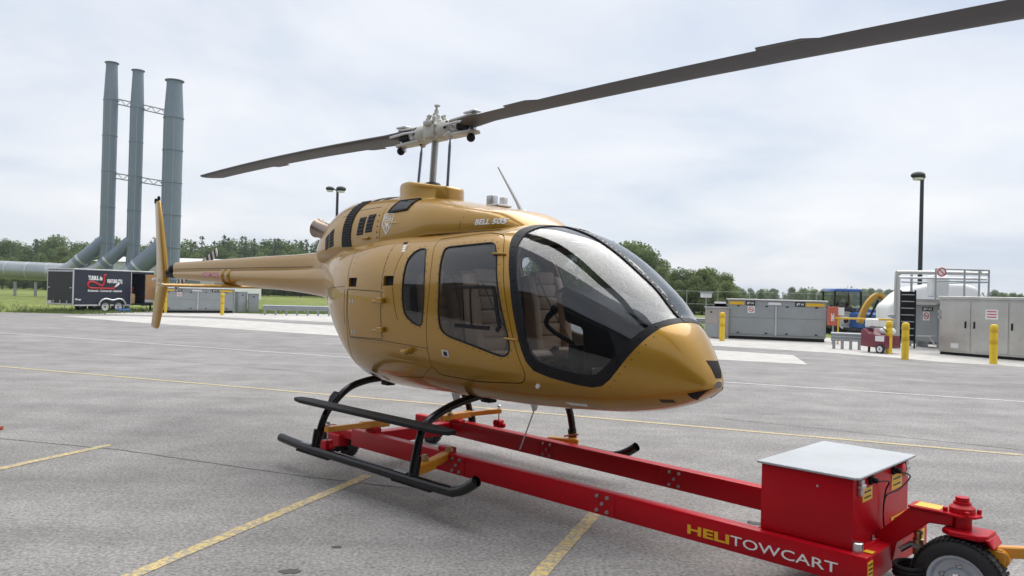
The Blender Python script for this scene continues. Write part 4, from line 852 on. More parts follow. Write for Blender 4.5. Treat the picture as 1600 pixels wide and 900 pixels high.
# ================================================================== ground
def sheet(name, pts, z, m, kind='structure', parent=None, label=None):
    me = bpy.data.meshes.new(name); me.from_pydata([(p[0], p[1], z) for p in pts], [], [tuple(range(len(pts)))]); me.update(); me.materials.append(m)
    bm = bmesh.new(); bm.from_mesh(me); bmesh.ops.recalc_face_normals(bm, faces=bm.faces)
    for f in bm.faces:
        if f.normal.z < 0: f.normal_flip()
    bm.to_mesh(me); bm.free()
    o = link(name, me, parent)
    if parent is None: o['kind'] = kind
    return o
def ground_mat(name, stops, scales, bump, bs, rough=0.9, streak=None):
    m = bpy.data.materials.new(name); m.use_nodes = True; t = m.node_tree; p = t.nodes['Principled BSDF']; p.inputs['Roughness'].default_value = rough; p.inputs['Specular IOR Level'].default_value = 0.25
    tcn = N(t, 'ShaderNodeTexCoord'); prev = None
    for (a, b), s, f in zip(stops, scales, (1.0, 0.6, 0.55, .5)):
        nz = N(t, 'ShaderNodeTexNoise'); nz.inputs['Scale'].default_value = s; nz.inputs['Detail'].default_value = 6; nz.inputs['Roughness'].default_value = .65; t.links.new(tcn.outputs['Object'], nz.inputs['Vector'])
        rp = N(t, 'ShaderNodeValToRGB'); t.links.new(nz.outputs['Fac'], rp.inputs[0]); rp.color_ramp.elements[0].position = .34; rp.color_ramp.elements[1].position = .66
        rp.color_ramp.elements[0].color = (*a, 1); rp.color_ramp.elements[1].color = (*b, 1)
        if prev is None: prev = rp.outputs[0]
        else:
            mx_ = N(t, 'ShaderNodeMixRGB'); mx_.blend_type = 'MULTIPLY' if a[0] > .5 else 'MIX'; mx_.inputs[0].default_value = 1.0 if a[0] > .5 else f; t.links.new(prev, mx_.inputs[1]); t.links.new(rp.outputs[0], mx_.inputs[2]); prev = mx_.outputs[0]
    if streak:
        mp = N(t, 'ShaderNodeMapping'); mp.inputs['Rotation'].default_value = (0, 0, R(streak)); mp.inputs['Scale'].default_value = (.05, 1.6, 1); t.links.new(tcn.outputs['Object'], mp.inputs[0])
        nz = N(t, 'ShaderNodeTexNoise'); nz.inputs['Scale'].default_value = 1.0; nz.inputs['Detail'].default_value = 7; nz.inputs['Roughness'].default_value = .7; t.links.new(mp.outputs[0], nz.inputs['Vector'])
        rp = N(t, 'ShaderNodeValToRGB'); t.links.new(nz.outputs['Fac'], rp.inputs[0]); rp.color_ramp.elements[0].position = .35; rp.color_ramp.elements[1].position = .65; rp.color_ramp.elements[0].color = (.88, .88, .88, 1); rp.color_ramp.elements[1].color = (1.07, 1.065, 1.06, 1)
        mx_ = N(t, 'ShaderNodeMixRGB'); mx_.blend_type = 'MULTIPLY'; mx_.inputs[0].default_value = 1; t.links.new(prev, mx_.inputs[1]); t.links.new(rp.outputs[0], mx_.inputs[2]); prev = mx_.outputs[0]
    t.links.new(prev, p.inputs['Base Color'])
    bz = N(t, 'ShaderNodeTexNoise'); bz.inputs['Scale'].default_value = bs; bz.inputs['Detail'].default_value = 3; t.links.new(tcn.outputs['Object'], bz.inputs['Vector'])
    bp = N(t, 'ShaderNodeBump'); bp.inputs['Strength'].default_value = bump; bp.inputs['Distance'].default_value = .012; t.links.new(bz.outputs['Fac'], bp.inputs['Height']); t.links.new(bp.outputs[0], p.inputs['Normal'])
    return m
ASPH = ground_mat('asphalt', [((.225, .219, .214), (.28, .273, .267)), ((.84, .84, .84), (1.12, 1.12, 1.12)), ((.60, .60, .60), (1.38, 1.38, 1.38))], (.22, 1.1, 40), .75, 58, streak=24)
CONC = ground_mat('concrete', [((.44, .43, .405), (.53, .515, .49)), ((.85, .85, .85), (1.1, 1.1, 1.1)), ((.85, .85, .85), (1.1, 1.1, 1.1))], (.3, 2.0, 30), .2, 60)
GRASS = ground_mat('grass', [((.12, .165, .035), (.22, .25, .065)), ((.65, .65, .65), (1.25, 1.25, 1.15)), ((.6, .6, .6), (1.3, 1.3, 1.2))], (.06, .7, 14), .6, 9)
def paint(name, c, wear):
    m = mat(name, c, .8, 0, 0, .1, 3.0); t = m.node_tree; p = t.nodes['Principled BSDF']; src = p.inputs['Base Color'].links[0].from_socket
    tcn = N(t, 'ShaderNodeTexCoord'); nz = N(t, 'ShaderNodeTexNoise'); nz.inputs['Scale'].default_value = 26; nz.inputs['Detail'].default_value = 8; nz.inputs['Roughness'].default_value = .75; t.links.new(tcn.outputs['Object'], nz.inputs['Vector'])
    rp = N(t, 'ShaderNodeValToRGB'); t.links.new(nz.outputs['Fac'], rp.inputs[0]); rp.color_ramp.elements[0].position = wear - .05; rp.color_ramp.elements[1].position = wear + .07
    mx_ = N(t, 'ShaderNodeMixRGB'); mx_.inputs[2].default_value = (.25, .243, .238, 1); t.links.new(rp.outputs[0], mx_.inputs[0]); t.links.new(src, mx_.inputs[1]); t.links.new(mx_.outputs[0], p.inputs['Base Color']); return m
LINEY = paint('line_yellow', (.58, .44, .15), .485); LINEW = paint('line_white', (.46, .46, .45), .55); LINEY2 = paint('line_yellow_thin', (.50, .40, .20), .52)
CRACK = mat('crack_fill', (.10, .097, .093), .85)
sheet('grass_field', [(-3000, -300), (3000, -300), (3000, 4000), (-3000, 4000)], 0.0, GRASS)
ap = [G(0, 488), G(75, 489.5), G(125, 491), G(250, 486), G(410, 491), G(520, 492)]
apron = sheet('apron', [(-90, -40), (-90, 60)] + [(-60, 58)] + [tuple(p[:2]) for p in ap] + [(2, 48), (12, 39), (17, 34.5), (22, 31), (45, 12), (70, -40)], .004, ASPH)
def strip(name, a, b, w, m, z, jag=0.0, parent=None, seg=24):
    a, b = Vector(a[:2]), Vector(b[:2]); d = (b - a).normalized(); n = Vector((-d.y, d.x)); rnd = random.Random(hash(name) % 99 + int(abs(a.x) * 10))
    P1 = []; P2 = []
    for i in range(seg + 1):
        p = a.lerp(b, i / seg) + n * (rnd.uniform(-jag, jag) * 2 if jag else 0); ww = w * (1 + (rnd.uniform(-.4, .4) if jag else rnd.uniform(-.04, .04)))
        P1.append(p - n * ww / 2); P2.append(p + n * ww / 2)
    V = [(p.x, p.y, z) for p in P1 + P2]; k = seg + 1; F = [(i, i + 1, k + i + 1, k + i) for i in range(seg)]
    me = bpy.data.meshes.new(name); me.from_pydata(V, [], F); me.update(); me.materials.append(m); o = link(name, me, parent)
    if parent is None: o['kind'] = 'structure'
    return o
def ext(p, q, t): p, q = Vector(p[:2]), Vector(q[:2]); return p + (q - p) * t
# parking-bay lines
strip('painted_line', ext(G(208, 900), G(575, 744), -.35), G(575, 744), .105, LINEY, .008)
strip('painted_line', ext(G(0, 733), G(172, 696), -.6), G(172, 696), .105, LINEY, .008)
strip('painted_line', ext(G(842, 900), G(930, 803), -.35), ext(G(842, 900), G(930, 803), 1.25), .105, LINEY, .008)
strip('painted_line', ext(G(0, 573), G(640, 628), -.5), G(640, 628), .10, LINEY2, .008); strip('painted_line', G(640, 628), ext(G(640, 628), G(1600, 712), 1.6), .10, LINEY2, .008)
strip('painted_line', ext(G(0, 520), G(560, 560), -.3), G(560, 560), .11, LINEW, .008); strip('painted_line', G(560, 560), ext(G(560, 560), G(1600, 628), 1.5), .11, LINEW, .008)
for pts in ([(-30, 683), (190, 704), (480, 746), (640, 764)], [(1130, 655), (1300, 672), (1600, 704)], [(0, 545), (250, 562), (500, 584)], [(560, 552), (700, 566)], [(1150, 575), (1400, 596), (1600, 606)], [(0, 508), (200, 524), (420, 536)]):
    P = [G(*p) for p in pts]
    for a, b in zip(P[:-1], P[1:]): strip('crack', a, b, .016, CRACK, .007, .003, apron, seg=14)
# oil spots
SPOT = mat('oil_spot', (.06, .057, .055), .6); rs_p = random.Random(4)
for (px, py, rr_) in ((455, 894, .055), (525, 856, .028)):
    c_ = G(px, py); V = [(c_.x + rr_ * 1.5 * rs_p.uniform(.55, 1.1) * math.cos(a), c_.y + rr_ * rs_p.uniform(.55, 1.1) * math.sin(a), .0072) for a in np.linspace(0, 2 * math.pi, 17)[:-1]]
    me = bpy.data.meshes.new('oil_spot'); me.from_pydata(V, [], [tuple(range(16))]); me.materials.append(SPOT); link('oil_spot', me, apron)
# concrete pads
sheet('concrete_pad', [G(118, 489.5), G(252, 485.5), G(410, 490.5), G(530, 491), G(640, 497), G(640, 509), G(500, 503), G(330, 495), G(200, 491.5)], .008, CONC)
sheet('concrete_pad', [G(95, 494), G(200, 494), G(330, 498), G(500, 508), G(640, 515), G(640, 532), G(500, 523), G(330, 512), G(200, 503)], .008, CONC)
sheet('concrete_pad', [G(1040, 538), G(1113, 547), G(1240, 555.5), G(1262, 570), G(1120, 562), G(1040, 556)], .008, CONC)
sheet('concrete_pad', [G(1040, 528), G(1113, 540.5), G(1290, 551), G(1400, 559.5), G(1470, 566), G(1600, 574), G(1750, 585), G(1750, 565), G(1560, 546), G(1290, 528), G(1040, 514)], .008, CONC)
GR = random.Random(5)
# the hangar the photographer stands in front of (off frame, seen only as reflections)
hg = empty('hangar', (0, -8, 0), R(-24)); tag(hg, 'long dark-clad hangar standing behind the photographer', 'hangar')
mb = MB(); mb.b2((-75, -34, 0), (55, 0, 8.6)); mb.build('wall', HANGAR, hg)
mb = MB(); mb.prism([(-75.5, .6, 8.55), (-75.5, .6, 8.9), (-75.5, -17, 11.5), (-75.5, -34.6, 8.9), (-75.5, -34.6, 8.55)], (131, 0, 0)); mb.build('roof', GALV, hg)
for x in (-58, -26, 6):
    mb = MB(); mb.b2((x, -.2, 0), (x + 24, .05, 7.2)); mb.build('hangar_door', DARKIN, hg)

# ================================================================== left background
# exhaust stacks
SY = 85.0
def stack(px, pyt, wpx, ddx, label):
    base = D(px, 430, SY); top = D(px + (pyt[0] - px), pyt[1], SY); r_ = wpx / FPX * SY / 2; H = top.z
    e_ = empty('exhaust_stack', (top.x, SY, 0)); tag(e_, label, 'chimney stack', 'three steel exhaust stacks')
    zt = H - 4.2
    mb = MB(); mb.lathe([(r_, 0), (r_, zt)], 32); sh = mb.build('shaft', STACK, e_)
    mb = MB(); mb.lathe([(r_, zt), (r_ * .8, H - .6), (r_ * .8, H - .1)], 32); mb.build('tapered_top', STACK, e_)
    mb = MB(); mb.lathe([(r_ * .82, H - .12), (r_ * .98, H - .08), (r_ * .98, H), (r_ * .8, H)], 32); mb.build('rim', STACK, e_)
    z = 2.2
    while z < zt + .1:
        mb = MB(); mb.lathe([(r_ * 1.0, z - .06), (r_ * 1.06, z - .04), (r_ * 1.06, z + .04), (r_ * 1.0, z + .06)], 32); mb.build('ring_flange', STACK, e_); z += (zt - 2.2) / 5
    for a_ in (-1.9, -1.1):
        mb = MB(); c_, s_ = math.cos(a_), math.sin(a_); mb.tube([(r_ * 1.01 * c_, r_ * 1.01 * s_, 0), (r_ * 1.01 * c_, r_ * 1.01 * s_, zt)], .035, 5); mb.build('plate_seam', GALV, e_)
    # the inclined duct
    dv = Vector((-1, -.15, -.95)).normalized(); p0 = Vector((0, 0, 6.6)); p1 = p0 + dv * ddx
    rd = r_ * .98
    mb = MB(); mb.tube([p0, p1], rd, 28); du = mb.build('inclined_duct', STACK, e_)
    pm = p0 + dv * ddx * .72
    mb = MB(); mb.tube([pm - dv * .12, pm + dv * .12], rd * 1.07, 28); mb.build('duct_band', ALU, du)
    pm = p0 + dv * ddx * .84
    mb = MB(); mb.tube([pm, p1 + dv * .02], rd * 1.03, 28); mb.build('duct_joint', PIPEM, du)
    mb = MB(); mb.tube([p1 - dv * .3, p1 + Vector((-1.0, 0, -.4)), p1 + Vector((-2.5, 0, -.55))], rd * .99, 24); mb.build('duct_elbow', PIPEM, du)
    return e_, r_
s1, r1 = stack(165, (175, 98), 21, 5.0, 'slim steel exhaust stack at the pipe end, tallest of the three')
s2, r2 = stack(207, (216, 110), 20, 5.0, 'slim steel exhaust stack standing between two other stacks')
s3, r3 = stack(267, (273, 126), 29, 6.2, 'thick steel exhaust stack, widest of the three')
for pts in ([(181, 158), (208, 163), (260, 176)], [(176, 274), (203, 278), (256, 287)]):
    a, b = D(*pts[0], SY), D(*pts[2], SY); mb = MB()
    for dz in (-.28, .28): mb.tube([a + Vector((0, 0, dz)), b + Vector((0, 0, dz))], .07, 6)
    n = 10
    for i in range(n): mb.tube([a.lerp(b, i / n) + Vector((0, 0, .28 if i % 2 else -.28)), a.lerp(b, (i + 1) / n) + Vector((0, 0, -.28 if i % 2 else .28))], .04, 5)
    tb2 = mb.build('tie_truss', GALV); tag(tb2, 'lattice tie strut bracing the stacks near their tops' if pts[0][1] < 200 else 'lattice tie strut bracing the stacks at mid height', 'strut')
# big horizontal pipe
pipe = empty('ground_pipe', (D(60, 424, SY).x, SY, 0)); tag(pipe, 'long pale clad pipe running on supports beside grass to the stacks', 'pipe')
za, zb_ = (D(0, 409, SY).z + D(0, 437, SY).z) / 2, (D(110, 413, SY).z + D(110, 437, SY).z) / 2; pr = 1.0
mb = MB(); x0, x1 = D(-160, 424, SY).x - pipe.location.x, D(128, 424, SY).x - pipe.location.x
mb.tube([(x0, 0, za + .3), (x1, 0, zb_ - .1)], pr, 28); mb.build('pipe_shell', PIPEM, pipe)
for k in range(9):
    t = k / 9 + .05; x = x0 + (x1 - x0) * t; mb = MB(); mb.tube([(x - .06, 0, za + .3 + (zb_ - za - .4) * t), (x + .06, 0, za + .3 + (zb_ - za - .4) * t)], pr * 1.025, 28); mb.build('pipe_band', ALU, pipe)
    mb = MB(); mb.b2((x + .6, -.12, 0), (x + .8, .12, 1.6)); mb.build('pipe_support', GALV, pipe)
# low white building
mb = MB(); a, b = D(150, 440, 92), D(366, 440, 92); h_ = D(300, 405, 92).z
bl_ = empty('storage_building', ((a.x + b.x) / 2, 92, 0)); tag(bl_, 'low white storage building behind the stacks', 'building')
wd = b.x - a.x; mb.b2((-wd / 2, 0, 0), (wd / 2, 10, h_ - .5)); mb.build('wall', WHITE, bl_)
mb = MB(); mb.prism([(-wd / 2 - .3, -.4, h_ - .5), (-wd / 2 - .3, 5, h_ + .25), (-wd / 2 - .3, 10.4, h_ - .5)], (wd + .6, 0, 0)); mb.build('roof', mat('roof_pale', (.60, .63, .64), .5), bl_)
for x in (-4, 2, 6):
    mb = MB(); mb.b2((x, -.05, 0), (x + 2.2, .02, 2.4)); mb.build('roller_door', GREYCAB, bl_)

# enclosed trailer
TA = R(64); near = G(114, 489); tr = empty('cargo_trailer', (near.x, near.y, 0), TA)   # local x: along the side (right & away), y: left & away along the rear face
tag(tr, 'black enclosed cargo trailer with red hose logo and open side door', 'trailer')
SL, SW, Z0, Z1 = 5.2, 2.3, .42, 2.45
# y axis of the rear face must run left and away
mb = MB(); mb.b2((0.01, 0.01, Z0), (3.6, SW, Z1)); body_ = mb.build('trailer_body', NAVY, tr, bevel=.02)
mb = MB(); mb.b2((3.6, 1.5, Z0), (SL, SW, Z1)); mb.b2((4.55, .01, Z0), (SL, 1.5, Z1)); mb.b2((3.6, .01, Z1 - .12), (4.56, 1.5, Z1)); mb.b2((3.6, .01, Z0), (4.56, 1.5, Z0 + .1)); mb.build('trailer_front', NAVY, tr)
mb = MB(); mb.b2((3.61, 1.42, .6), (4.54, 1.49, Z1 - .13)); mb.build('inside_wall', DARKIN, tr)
mb = MB(); mb.lathe([(.26, 0), (.28, .4), (.26, .55), (.10, .62)], 16, (4.0, .55, Z0 + .1)); mb.build('drum', mat('drum_tan', (.5, .33, .15), .6), tr)
mb = MB(); mb.lathe([(.2, 0), (.2, .35)], 14, (4.25, .9, 1.2)); mb.build('hose_reel', mat('reel_red', (.25, .03, .02), .6), tr)
dd = Vector((math.cos(R(-2)), math.sin(R(-2)), 0))
mb = MB(); mb.bar((4.58, -.03, 1.52), (5.33, -.60, 1.52), .04, 1.55); sd_ = mb.build('side_door', WOOD, tr)
mb = MB(); mb.bar((4.575, -.03, .68), (5.335, -.605, .68), .05, .16); mb.build('door_kick_strip', ALU, sd_)
mb = MB(); mb.bar((4.95, -.06, .10), (4.95, -.06, .5), .08, .08); mb.bar((4.6, .3, .42), (5.9, 1.0, .42), .08, .1); mb.build('tongue_jack', BLACKM, tr)
mb = MB(); mb.b2((-.02, -.02, Z1 - .02), (SL + .02, SW + .02, Z1 + .05)); mb.build('roof_trim', ALU, tr, bevel=.01)
mb = MB(); mb.b2((-.03, .06, Z0 + .12), (.012, SW - .06, Z1 - .12)); rd_ = mb.build('rear_ramp', mat('ramp_black', (.015, .015, .018), .5), tr)
for a, b in (((-.04, .0, Z0 + .02), (.015, .06, Z1)), ((-.04, SW - .06, Z0 + .02), (.015, SW, Z1)), ((-.04, .06, Z1 - .14), (.015, SW - .06, Z1 - .06)), ((-.04, .06, Z0 + .02), (.015, SW - .06, Z0 + .10))):
    mb = MB(); mb.b2(a, b); mb.build('rear_trim', ALU, tr)
for y in (.5, 1.1, 1.7):
    mb = MB(); mb.b2((-.06, y - .03, Z0 + .05), (-.03, y + .03, Z0 + .28)); mb.build('ramp_hinge', ALU, rd_)
for y in (.2, SW - .2):
    mb = MB(); mb.b2((-.06, y - .07, 1.38), (-.03, y + .07, 1.44)); mb.build('ramp_latch', ALU, rd_)
mb = MB(); mb.b2((-.045, SW - .42, Z0 + .08), (-.031, SW - .1, Z0 + .24)); mb.build('number_plate', SIGNW, rd_)
mb = MB(); mb.b2((3.60, -.012, Z0 + .05), (3.65, .011, Z1 - .05)); mb.build('door_frame', ALU, tr)
mb = MB(); mb.b2((.05, -.008, Z0 - .03), (3.6, .012, Z0 + .05)); mb.build('side_trim', ALU, tr)
for x in (1.95, 2.80):
    for y in (.0, SW - .2):
        w_ = wheel((x, y + .08, .34), .34, .2, tr, rim=WHITE, treads=24)
mb = MB(); pts = [(1.5, .0)] + [(1.95 + .45 * math.cos(R(a)), .36 + .45 * math.sin(R(a))) for a in range(170, 60, -20)] + [(2.38, .72)] + [(2.80 + .45 * math.cos(R(a)), .36 + .45 * math.sin(R(a))) for a in range(110, 0, -20)]
for a, b in zip(pts[1:-1], pts[2:]): mb.bar((a[0], -.06, a[1]), (b[0], -.06, b[1]), .22, .04, (0, 1, 0)) if 0 else mb.tube([(a[0], -.06, a[1]), (b[0], -.06, b[1])], .05, 6)
mb.build('mudguard', ALU, tr)
lg = [(.98, 1.75), (1.0, 1.60), (1.22, 1.78), (1.55, 1.68), (1.80, 1.52), (1.95, 1.55), (2.0, 1.75), (2.02, 2.12), (2.14, 2.18)]
mb = MB(); mb.tube(spline([(.95, -.01, 1.42), (.80, -.01, 1.60), (.98, -.01, 1.78), (1.35, -.01, 1.70), (1.68, -.01, 1.56), (1.82, -.01, 1.75), (1.82, -.01, 2.14), (1.95, -.01, 2.20)], 6), .055, 8); mb.tube([(.95, -.01, 1.42), (2.40, -.01, 1.40), (2.55, -.01, 1.50)], .05, 8); lgo = mb.build('logo_hose', TEXTR, tr)
mb = MB(); mb.tube([(2.55, -.012, 1.50), (2.78, -.012, 1.70)], [.04, .075], 8); mb.build('logo_nozzle', TEXTW, lgo)
text_on('TURBUL de', (.85, -.004, 1.86), (1, 0, 0), (0, 0, 1), TEXTW, tr, .27, bold=.012, depth=.002, fit=(.88, .26))
text_on('VENTURE CTQ', (2.02, -.004, 1.68), (1, 0, 0), (0, 0, 1), TEXTW, tr, .27, bold=.012, depth=.002, fit=(1.0, .27))
text_on('Résidentiel - Commercial - Industriel', (.85, -.004, 1.20), (1, 0, 0), (0, 0, 1), TEXTW, tr, .125, bold=.003, depth=.002, fit=(2.15, .13))
text_on('Mirage', (.10, -.004, .72), (1, 0, 0), (0, 0, 1), TEXTW, tr, .13, bold=.004, depth=.002)
p = G(187, 488); mb = MB(); rr = random.Random(2)
for k in range(7): mb.ball((p.x + rr.uniform(-.35, .35), p.y + rr.uniform(-.2, .2), .12), .2, 8, 5, (1.2, 1, .6))
bt = mb.build('tarpaulin', BLUE); tag(bt, 'crumpled blue tarpaulin lying beside the trailer wheels', 'tarpaulin')
p = G(198.5, 487); mb = MB(); mb.lathe([(.13, 0), (.155, .42), (.165, .42), (.165, .45), (.14, .45)], 16, (0, 0, 0)); bk = mb.build('bucket', WHITE); bk.location = p; tag(bk, 'white plastic bucket standing under the trailer door', 'bucket')
mb = MB(); mb.tube([(-.15, 0, .42), (0, -.17, .50), (.15, 0, .42)], .008, 5); mb.build('handle', STEEL, bk)

def bollard(px, py, h, label, grp='yellow steel bollards', dup=None):
    p = G(px, py); r_ = .105
    e_ = empty('bollard', p); tag(e_, label, 'bollard', grp)
    mb = MB(); mb.lathe([(r_, 0), (r_, h - .12), (r_ * 1.05, h - .12), (r_ * 1.05, h - .06), (r_ * .85, h - .015), (r_ * .4, h)], 20); mb.build('post', YELLOW, e_)
    mb = MB(); mb.lathe([(r_ + .006, h * .50), (r_ + .008, h * .51), (r_ + .008, h * .60), (r_ + .006, h * .61)], 20); mb.build('band', YELLOW2, e_)
    mb = MB(); mb.lathe([(r_ + .006, h * .80), (r_ + .009, h * .81), (r_ + .009, h * .90), (r_ + .006, h * .905)], 20); mb.build('band', YELLOW2, e_)
    return e_
bollard(258, 489, 1.25, 'yellow bollard beside the red and white sign post'); bollard(347, 492.5, 1.3, 'yellow bollard in front of the low grey cabinet under the tail boom')
bollard(1128, 533, 1.18, 'yellow bollard beside the long grey fuel cabinet'); bollard(1388.5, 553, 1.13, 'yellow bollard beside the maroon ground cart')
bollard(1414, 562, 1.15, 'yellow bollard in front of the grey upright cabinet'); bollard(1552, 569, 1.18, 'yellow bollard in front of the stainless cabinet doors')

def place(o, p, q):
    """put a box-like thing with its local x from ground point p to q (front face toward -y local)"""
    d = q - p; o.location = (p.x, p.y, 0); o.rotation_euler = (0, 0, math.atan2(d.y, d.x)); return d.length
def sign_nosmoke(parent, c, r_, yf):
    mb = MB(); mb.b2((c[0] - r_ * 1.15, yf - .004, c[1] - r_ * 1.2), (c[0] + r_ * 1.15, yf, c[1] + r_ * 1.1)); pl2 = mb.build('sign_plate', SIGNW, parent)
    mb = MB(); mb.tube([(c[0] + r_ * .8 * math.cos(t), yf - .006, c[1] + r_ * .8 * math.sin(t)) for t in np.linspace(0, 2 * math.pi, 25)], r_ * .11, 6, cap=False); mb.bar((c[0] - r_ * .55, yf - .006, c[1] + r_ * .55), (c[0] + r_ * .55, yf - .006, c[1] - r_ * .55), .01, r_ * .18, (0, 0, 1)); mb.build('prohibition_ring', TEXTR, pl2)
    mb = MB(); mb.b2((c[0] - r_ * .5, yf - .006, c[1] - r_ * .12), (c[0] + r_ * .5, yf - .0045, c[1] + r_ * .06)); mb.build('cigarette_mark', TEXTB, pl2)
def jet_label(parent, x, z, w, h, yf):
    mb = MB(); mb.b2((x, yf - .006, z), (x + w, yf, z + h)); lb = mb.build('label_plate', TEXTB, parent)
    text_on('JET A1', (x + w * .14, yf - .0075, z + h * .17), (1, 0, 0), (0, 0, 1), TEXTW, lb, h * .9, bold=.006, depth=.001, fit=(w * .72, h * .6))
# long fuel cabinet, right
def long_cabinet(p, q, H, depth, label, full=True):
    e_ = empty('fuel_cabinet'); L = place(e_, p, q); tag(e_, label, 'cabinet')
    mb = MB(); mb.b2((0, 0, .16), (L, depth, H)); mb.build('carcass', GREYCAB, e_, bevel=.015)
    mb = MB(); mb.b2((-.06, -.08, H), (L + .06, depth + .05, H + .06)); mb.build('roof_lip', ALU, e_, bevel=.01)
    mb = MB(); mb.b2((.05, -.03, .02), (L - .05, .02, .155)); mb.build('plinth', BLACKM, e_)
    for k in range(2):
        x0, x1 = .06 + k * (L / 2), L / 2 - .06 + k * (L / 2)
        for z0, z1 in ((.24, H * .56), (H * .565, H * .86)):
            mb = MB(); mb.b2((x0, -.025, z0), (x1, .001, z1)); dp_ = mb.build('door_panel', GREYCAB, e_, bevel=.006)
        for t in (.18, .8):
            mb = MB(); mb.b2((x0 + (x1 - x0) * t, -.05, .27), (x0 + (x1 - x0) * t + .10, -.025, .32)); mb.build('latch', BLACKM, e_)
            mb = MB(); mb.b2((x0 + (x1 - x0) * t, -.05, H * .84), (x0 + (x1 - x0) * t + .10, -.025, H * .87)); mb.build('latch', BLACKM, e_)
    for x0, x1 in ((.08, L * .17), (L * .80, L - .08)):
        mb = MB(); mb.b2((x0, -.02, H * .885), (x1, .001, H * .965)); mb.build('yellow_stripe', DECAL, e_)
    jet_label(e_, L * .185, H * .875, L * .10, H * .11, -.012); jet_label(e_, L * .69, H * .875, L * .10, H * .11, -.012)
    mb = MB(); mb.b2((L * .42, -.02, H * .90), (L * .55, .001, H * .96)); mb.build('label_plate', SIGNW, e_)
    mb = MB(); mb.b2((L / 2 - .04, -.035, .2), (L / 2 + .04, .001, H * .87)); mb.build('centre_stile', ALU, e_)
    sign_nosmoke(e_, (L * .245, H * .77), H * .075, -.028)
    return e_
long_cabinet(G(1136, 529), G(1290, 535.5), 1.69, 1.3, 'long low grey fuel cabinet with yellow stripes and a no-smoking sign')
long_cabinet(G(250, 489), G(364, 489.5), 1.50, 1.2, 'long low grey fuel cabinet beneath the tail stabiliser')
# grey pump boxes, left
def util_box(p, q, z0, H, depth, m, label, name='utility_box', cat='box'):
    e_ = empty(name); L = place(e_, p, q); tag(e_, label, cat)
    mb = MB(); mb.b2((0, 0, z0), (L, depth, H)); mb.build('housing', m, e_, bevel=.015)
    mb = MB(); mb.b2((.04, -.015, z0 + (H - z0) * .48), (L - .04, .001, H - .06)); mb.build('door_panel', m, e_, bevel=.006)
    mb = MB(); mb.b2((.04, -.012, z0 + .05), (L - .04, .001, z0 + (H - z0) * .45)); mb.build('door_panel', GREYCAB, e_, bevel=.006)
    mb = MB(); mb.b2((-.03, -.05, H), (L + .03, depth + .03, H + .04)); mb.build('roof_lip', ALU, e_)
    mb = MB(); mb.b2((L * .5 - .06, -.03, H - .22), (L * .5 + .06, -.014, H - .16)); mb.build('vent_plate', BLACKM, e_)
    return e_
util_box(G(371, 489), G(386, 489), .04, 1.35, .8, GALV, 'narrow grey utility box between the low cabinet and the guardrail')
util_box(G(388, 489.2), G(404, 489.4), .04, 1.25, .8, GREYCAB, 'dark-fronted grey utility box next to the guardrail end')
util_box(G(1101, 527.5), G(1121, 529.5), .04, 1.33, .6, mat('box_beige', (.34, .31, .28), .6), 'beige-topped utility box standing left of the yellow bollard and long cabinet')
pp = G(365, 489.5); mb = MB(); mb.tube([(0, 0, 0), (0, 0, 1.75)], .04, 8); po = mb.build('steel_post', GALV); po.location = pp; tag(po, 'thin galvanised post beside the low cabinet', 'post')
# sign posts
def post_sign(px, py, h, w_, hh, panels, label):
    p = G(px, py); e_ = empty('sign_post', p); tag(e_, label, 'sign')
    mb = MB(); mb.tube([(0, .03, 0), (0, .03, h)], .03, 8); mb.build('post', GALV, e_)
    for (z0, z1, m) in panels:
        mb = MB(); mb.b2((-w_ / 2, -.012, z0), (w_ / 2, .004, z1)); mb.build('sign_panel', m, e_)
    return e_
post_sign(264, 488, 1.4, .42, .5, ((.95, 1.4, REDSIGN), (.45, .93, SIGNW)), 'red and white sign post in front of the low grey cabinet')
e_ = post_sign(1124, 529, 1.62, .5, .5, ((1.22, 1.6, SIGNW), (1.38, 1.52, BLUE)), 'small white and blue sign on a post behind the yellow bollard')
mb = MB(); a = G(1109, 527); e_ = empty('floodlight', (a.x, a.y, 0)); tag(e_, 'pale floodlight housing on a thin pole above the beige box', 'floodlight')
mb.tube([(0, .8, 0), (0, .8, 1.75)], .03, 8); mb.build('pole', GALV, e_); mb = MB(); mb.b2((-.22, .6, 1.76), (.22, 1.0, 1.98)); mb.build('housing', SIGNW, e_, bevel=.03); mb = MB(); mb.b2((-.26, .56, 1.98), (.26, 1.04, 2.02)); mb.build('visor', ALU, e_)
# guard rails
def guardrail(p, q, label, h=.62, npost=7):
    e_ = empty('guardrail'); L = place(e_, p, q); tag(e_, label, 'guardrail')
    mb = MB(); pr_ = [(0, 0), (.05, .04), (0, .10), (.05, .16), (0, .22), (.05, .28), (.0, .32)]
    for i in range(len(pr_) - 1): mb.prism([(0, -pr_[i][0], h - .32 + pr_[i][1]), (0, -pr_[i + 1][0], h - .32 + pr_[i + 1][1]), (0, -pr_[i + 1][0] + .012, h - .32 + pr_[i + 1][1]), (0, -pr_[i][0] + .012, h - .32 + pr_[i][1])], (L, 0, 0))
    mb.build('beam', GALV, e_)
    for k in range(npost):
        x = .1 + (L - .2) * k / (npost - 1); mb = MB(); mb.b2((x - .05, .02, 0), (x + .05, .12, h - .02)); mb.build('post', GALV, e_)
    return e_
guardrail(G(411, 492), G(516, 494), 'galvanised guardrail on short posts beside the grass behind the tail boom')
guardrail(G(1298, 545), G(1347, 547.5), 'short galvanised guardrail beside the maroon ground cart', npost=4)
guardrail(G(1030, 510), G(1108, 515), 'galvanised guardrail behind the beige utility box', npost=6)
guardrail(G(880, 500), G(1015, 507), 'galvanised guardrail seen through the cabin windows', npost=8)
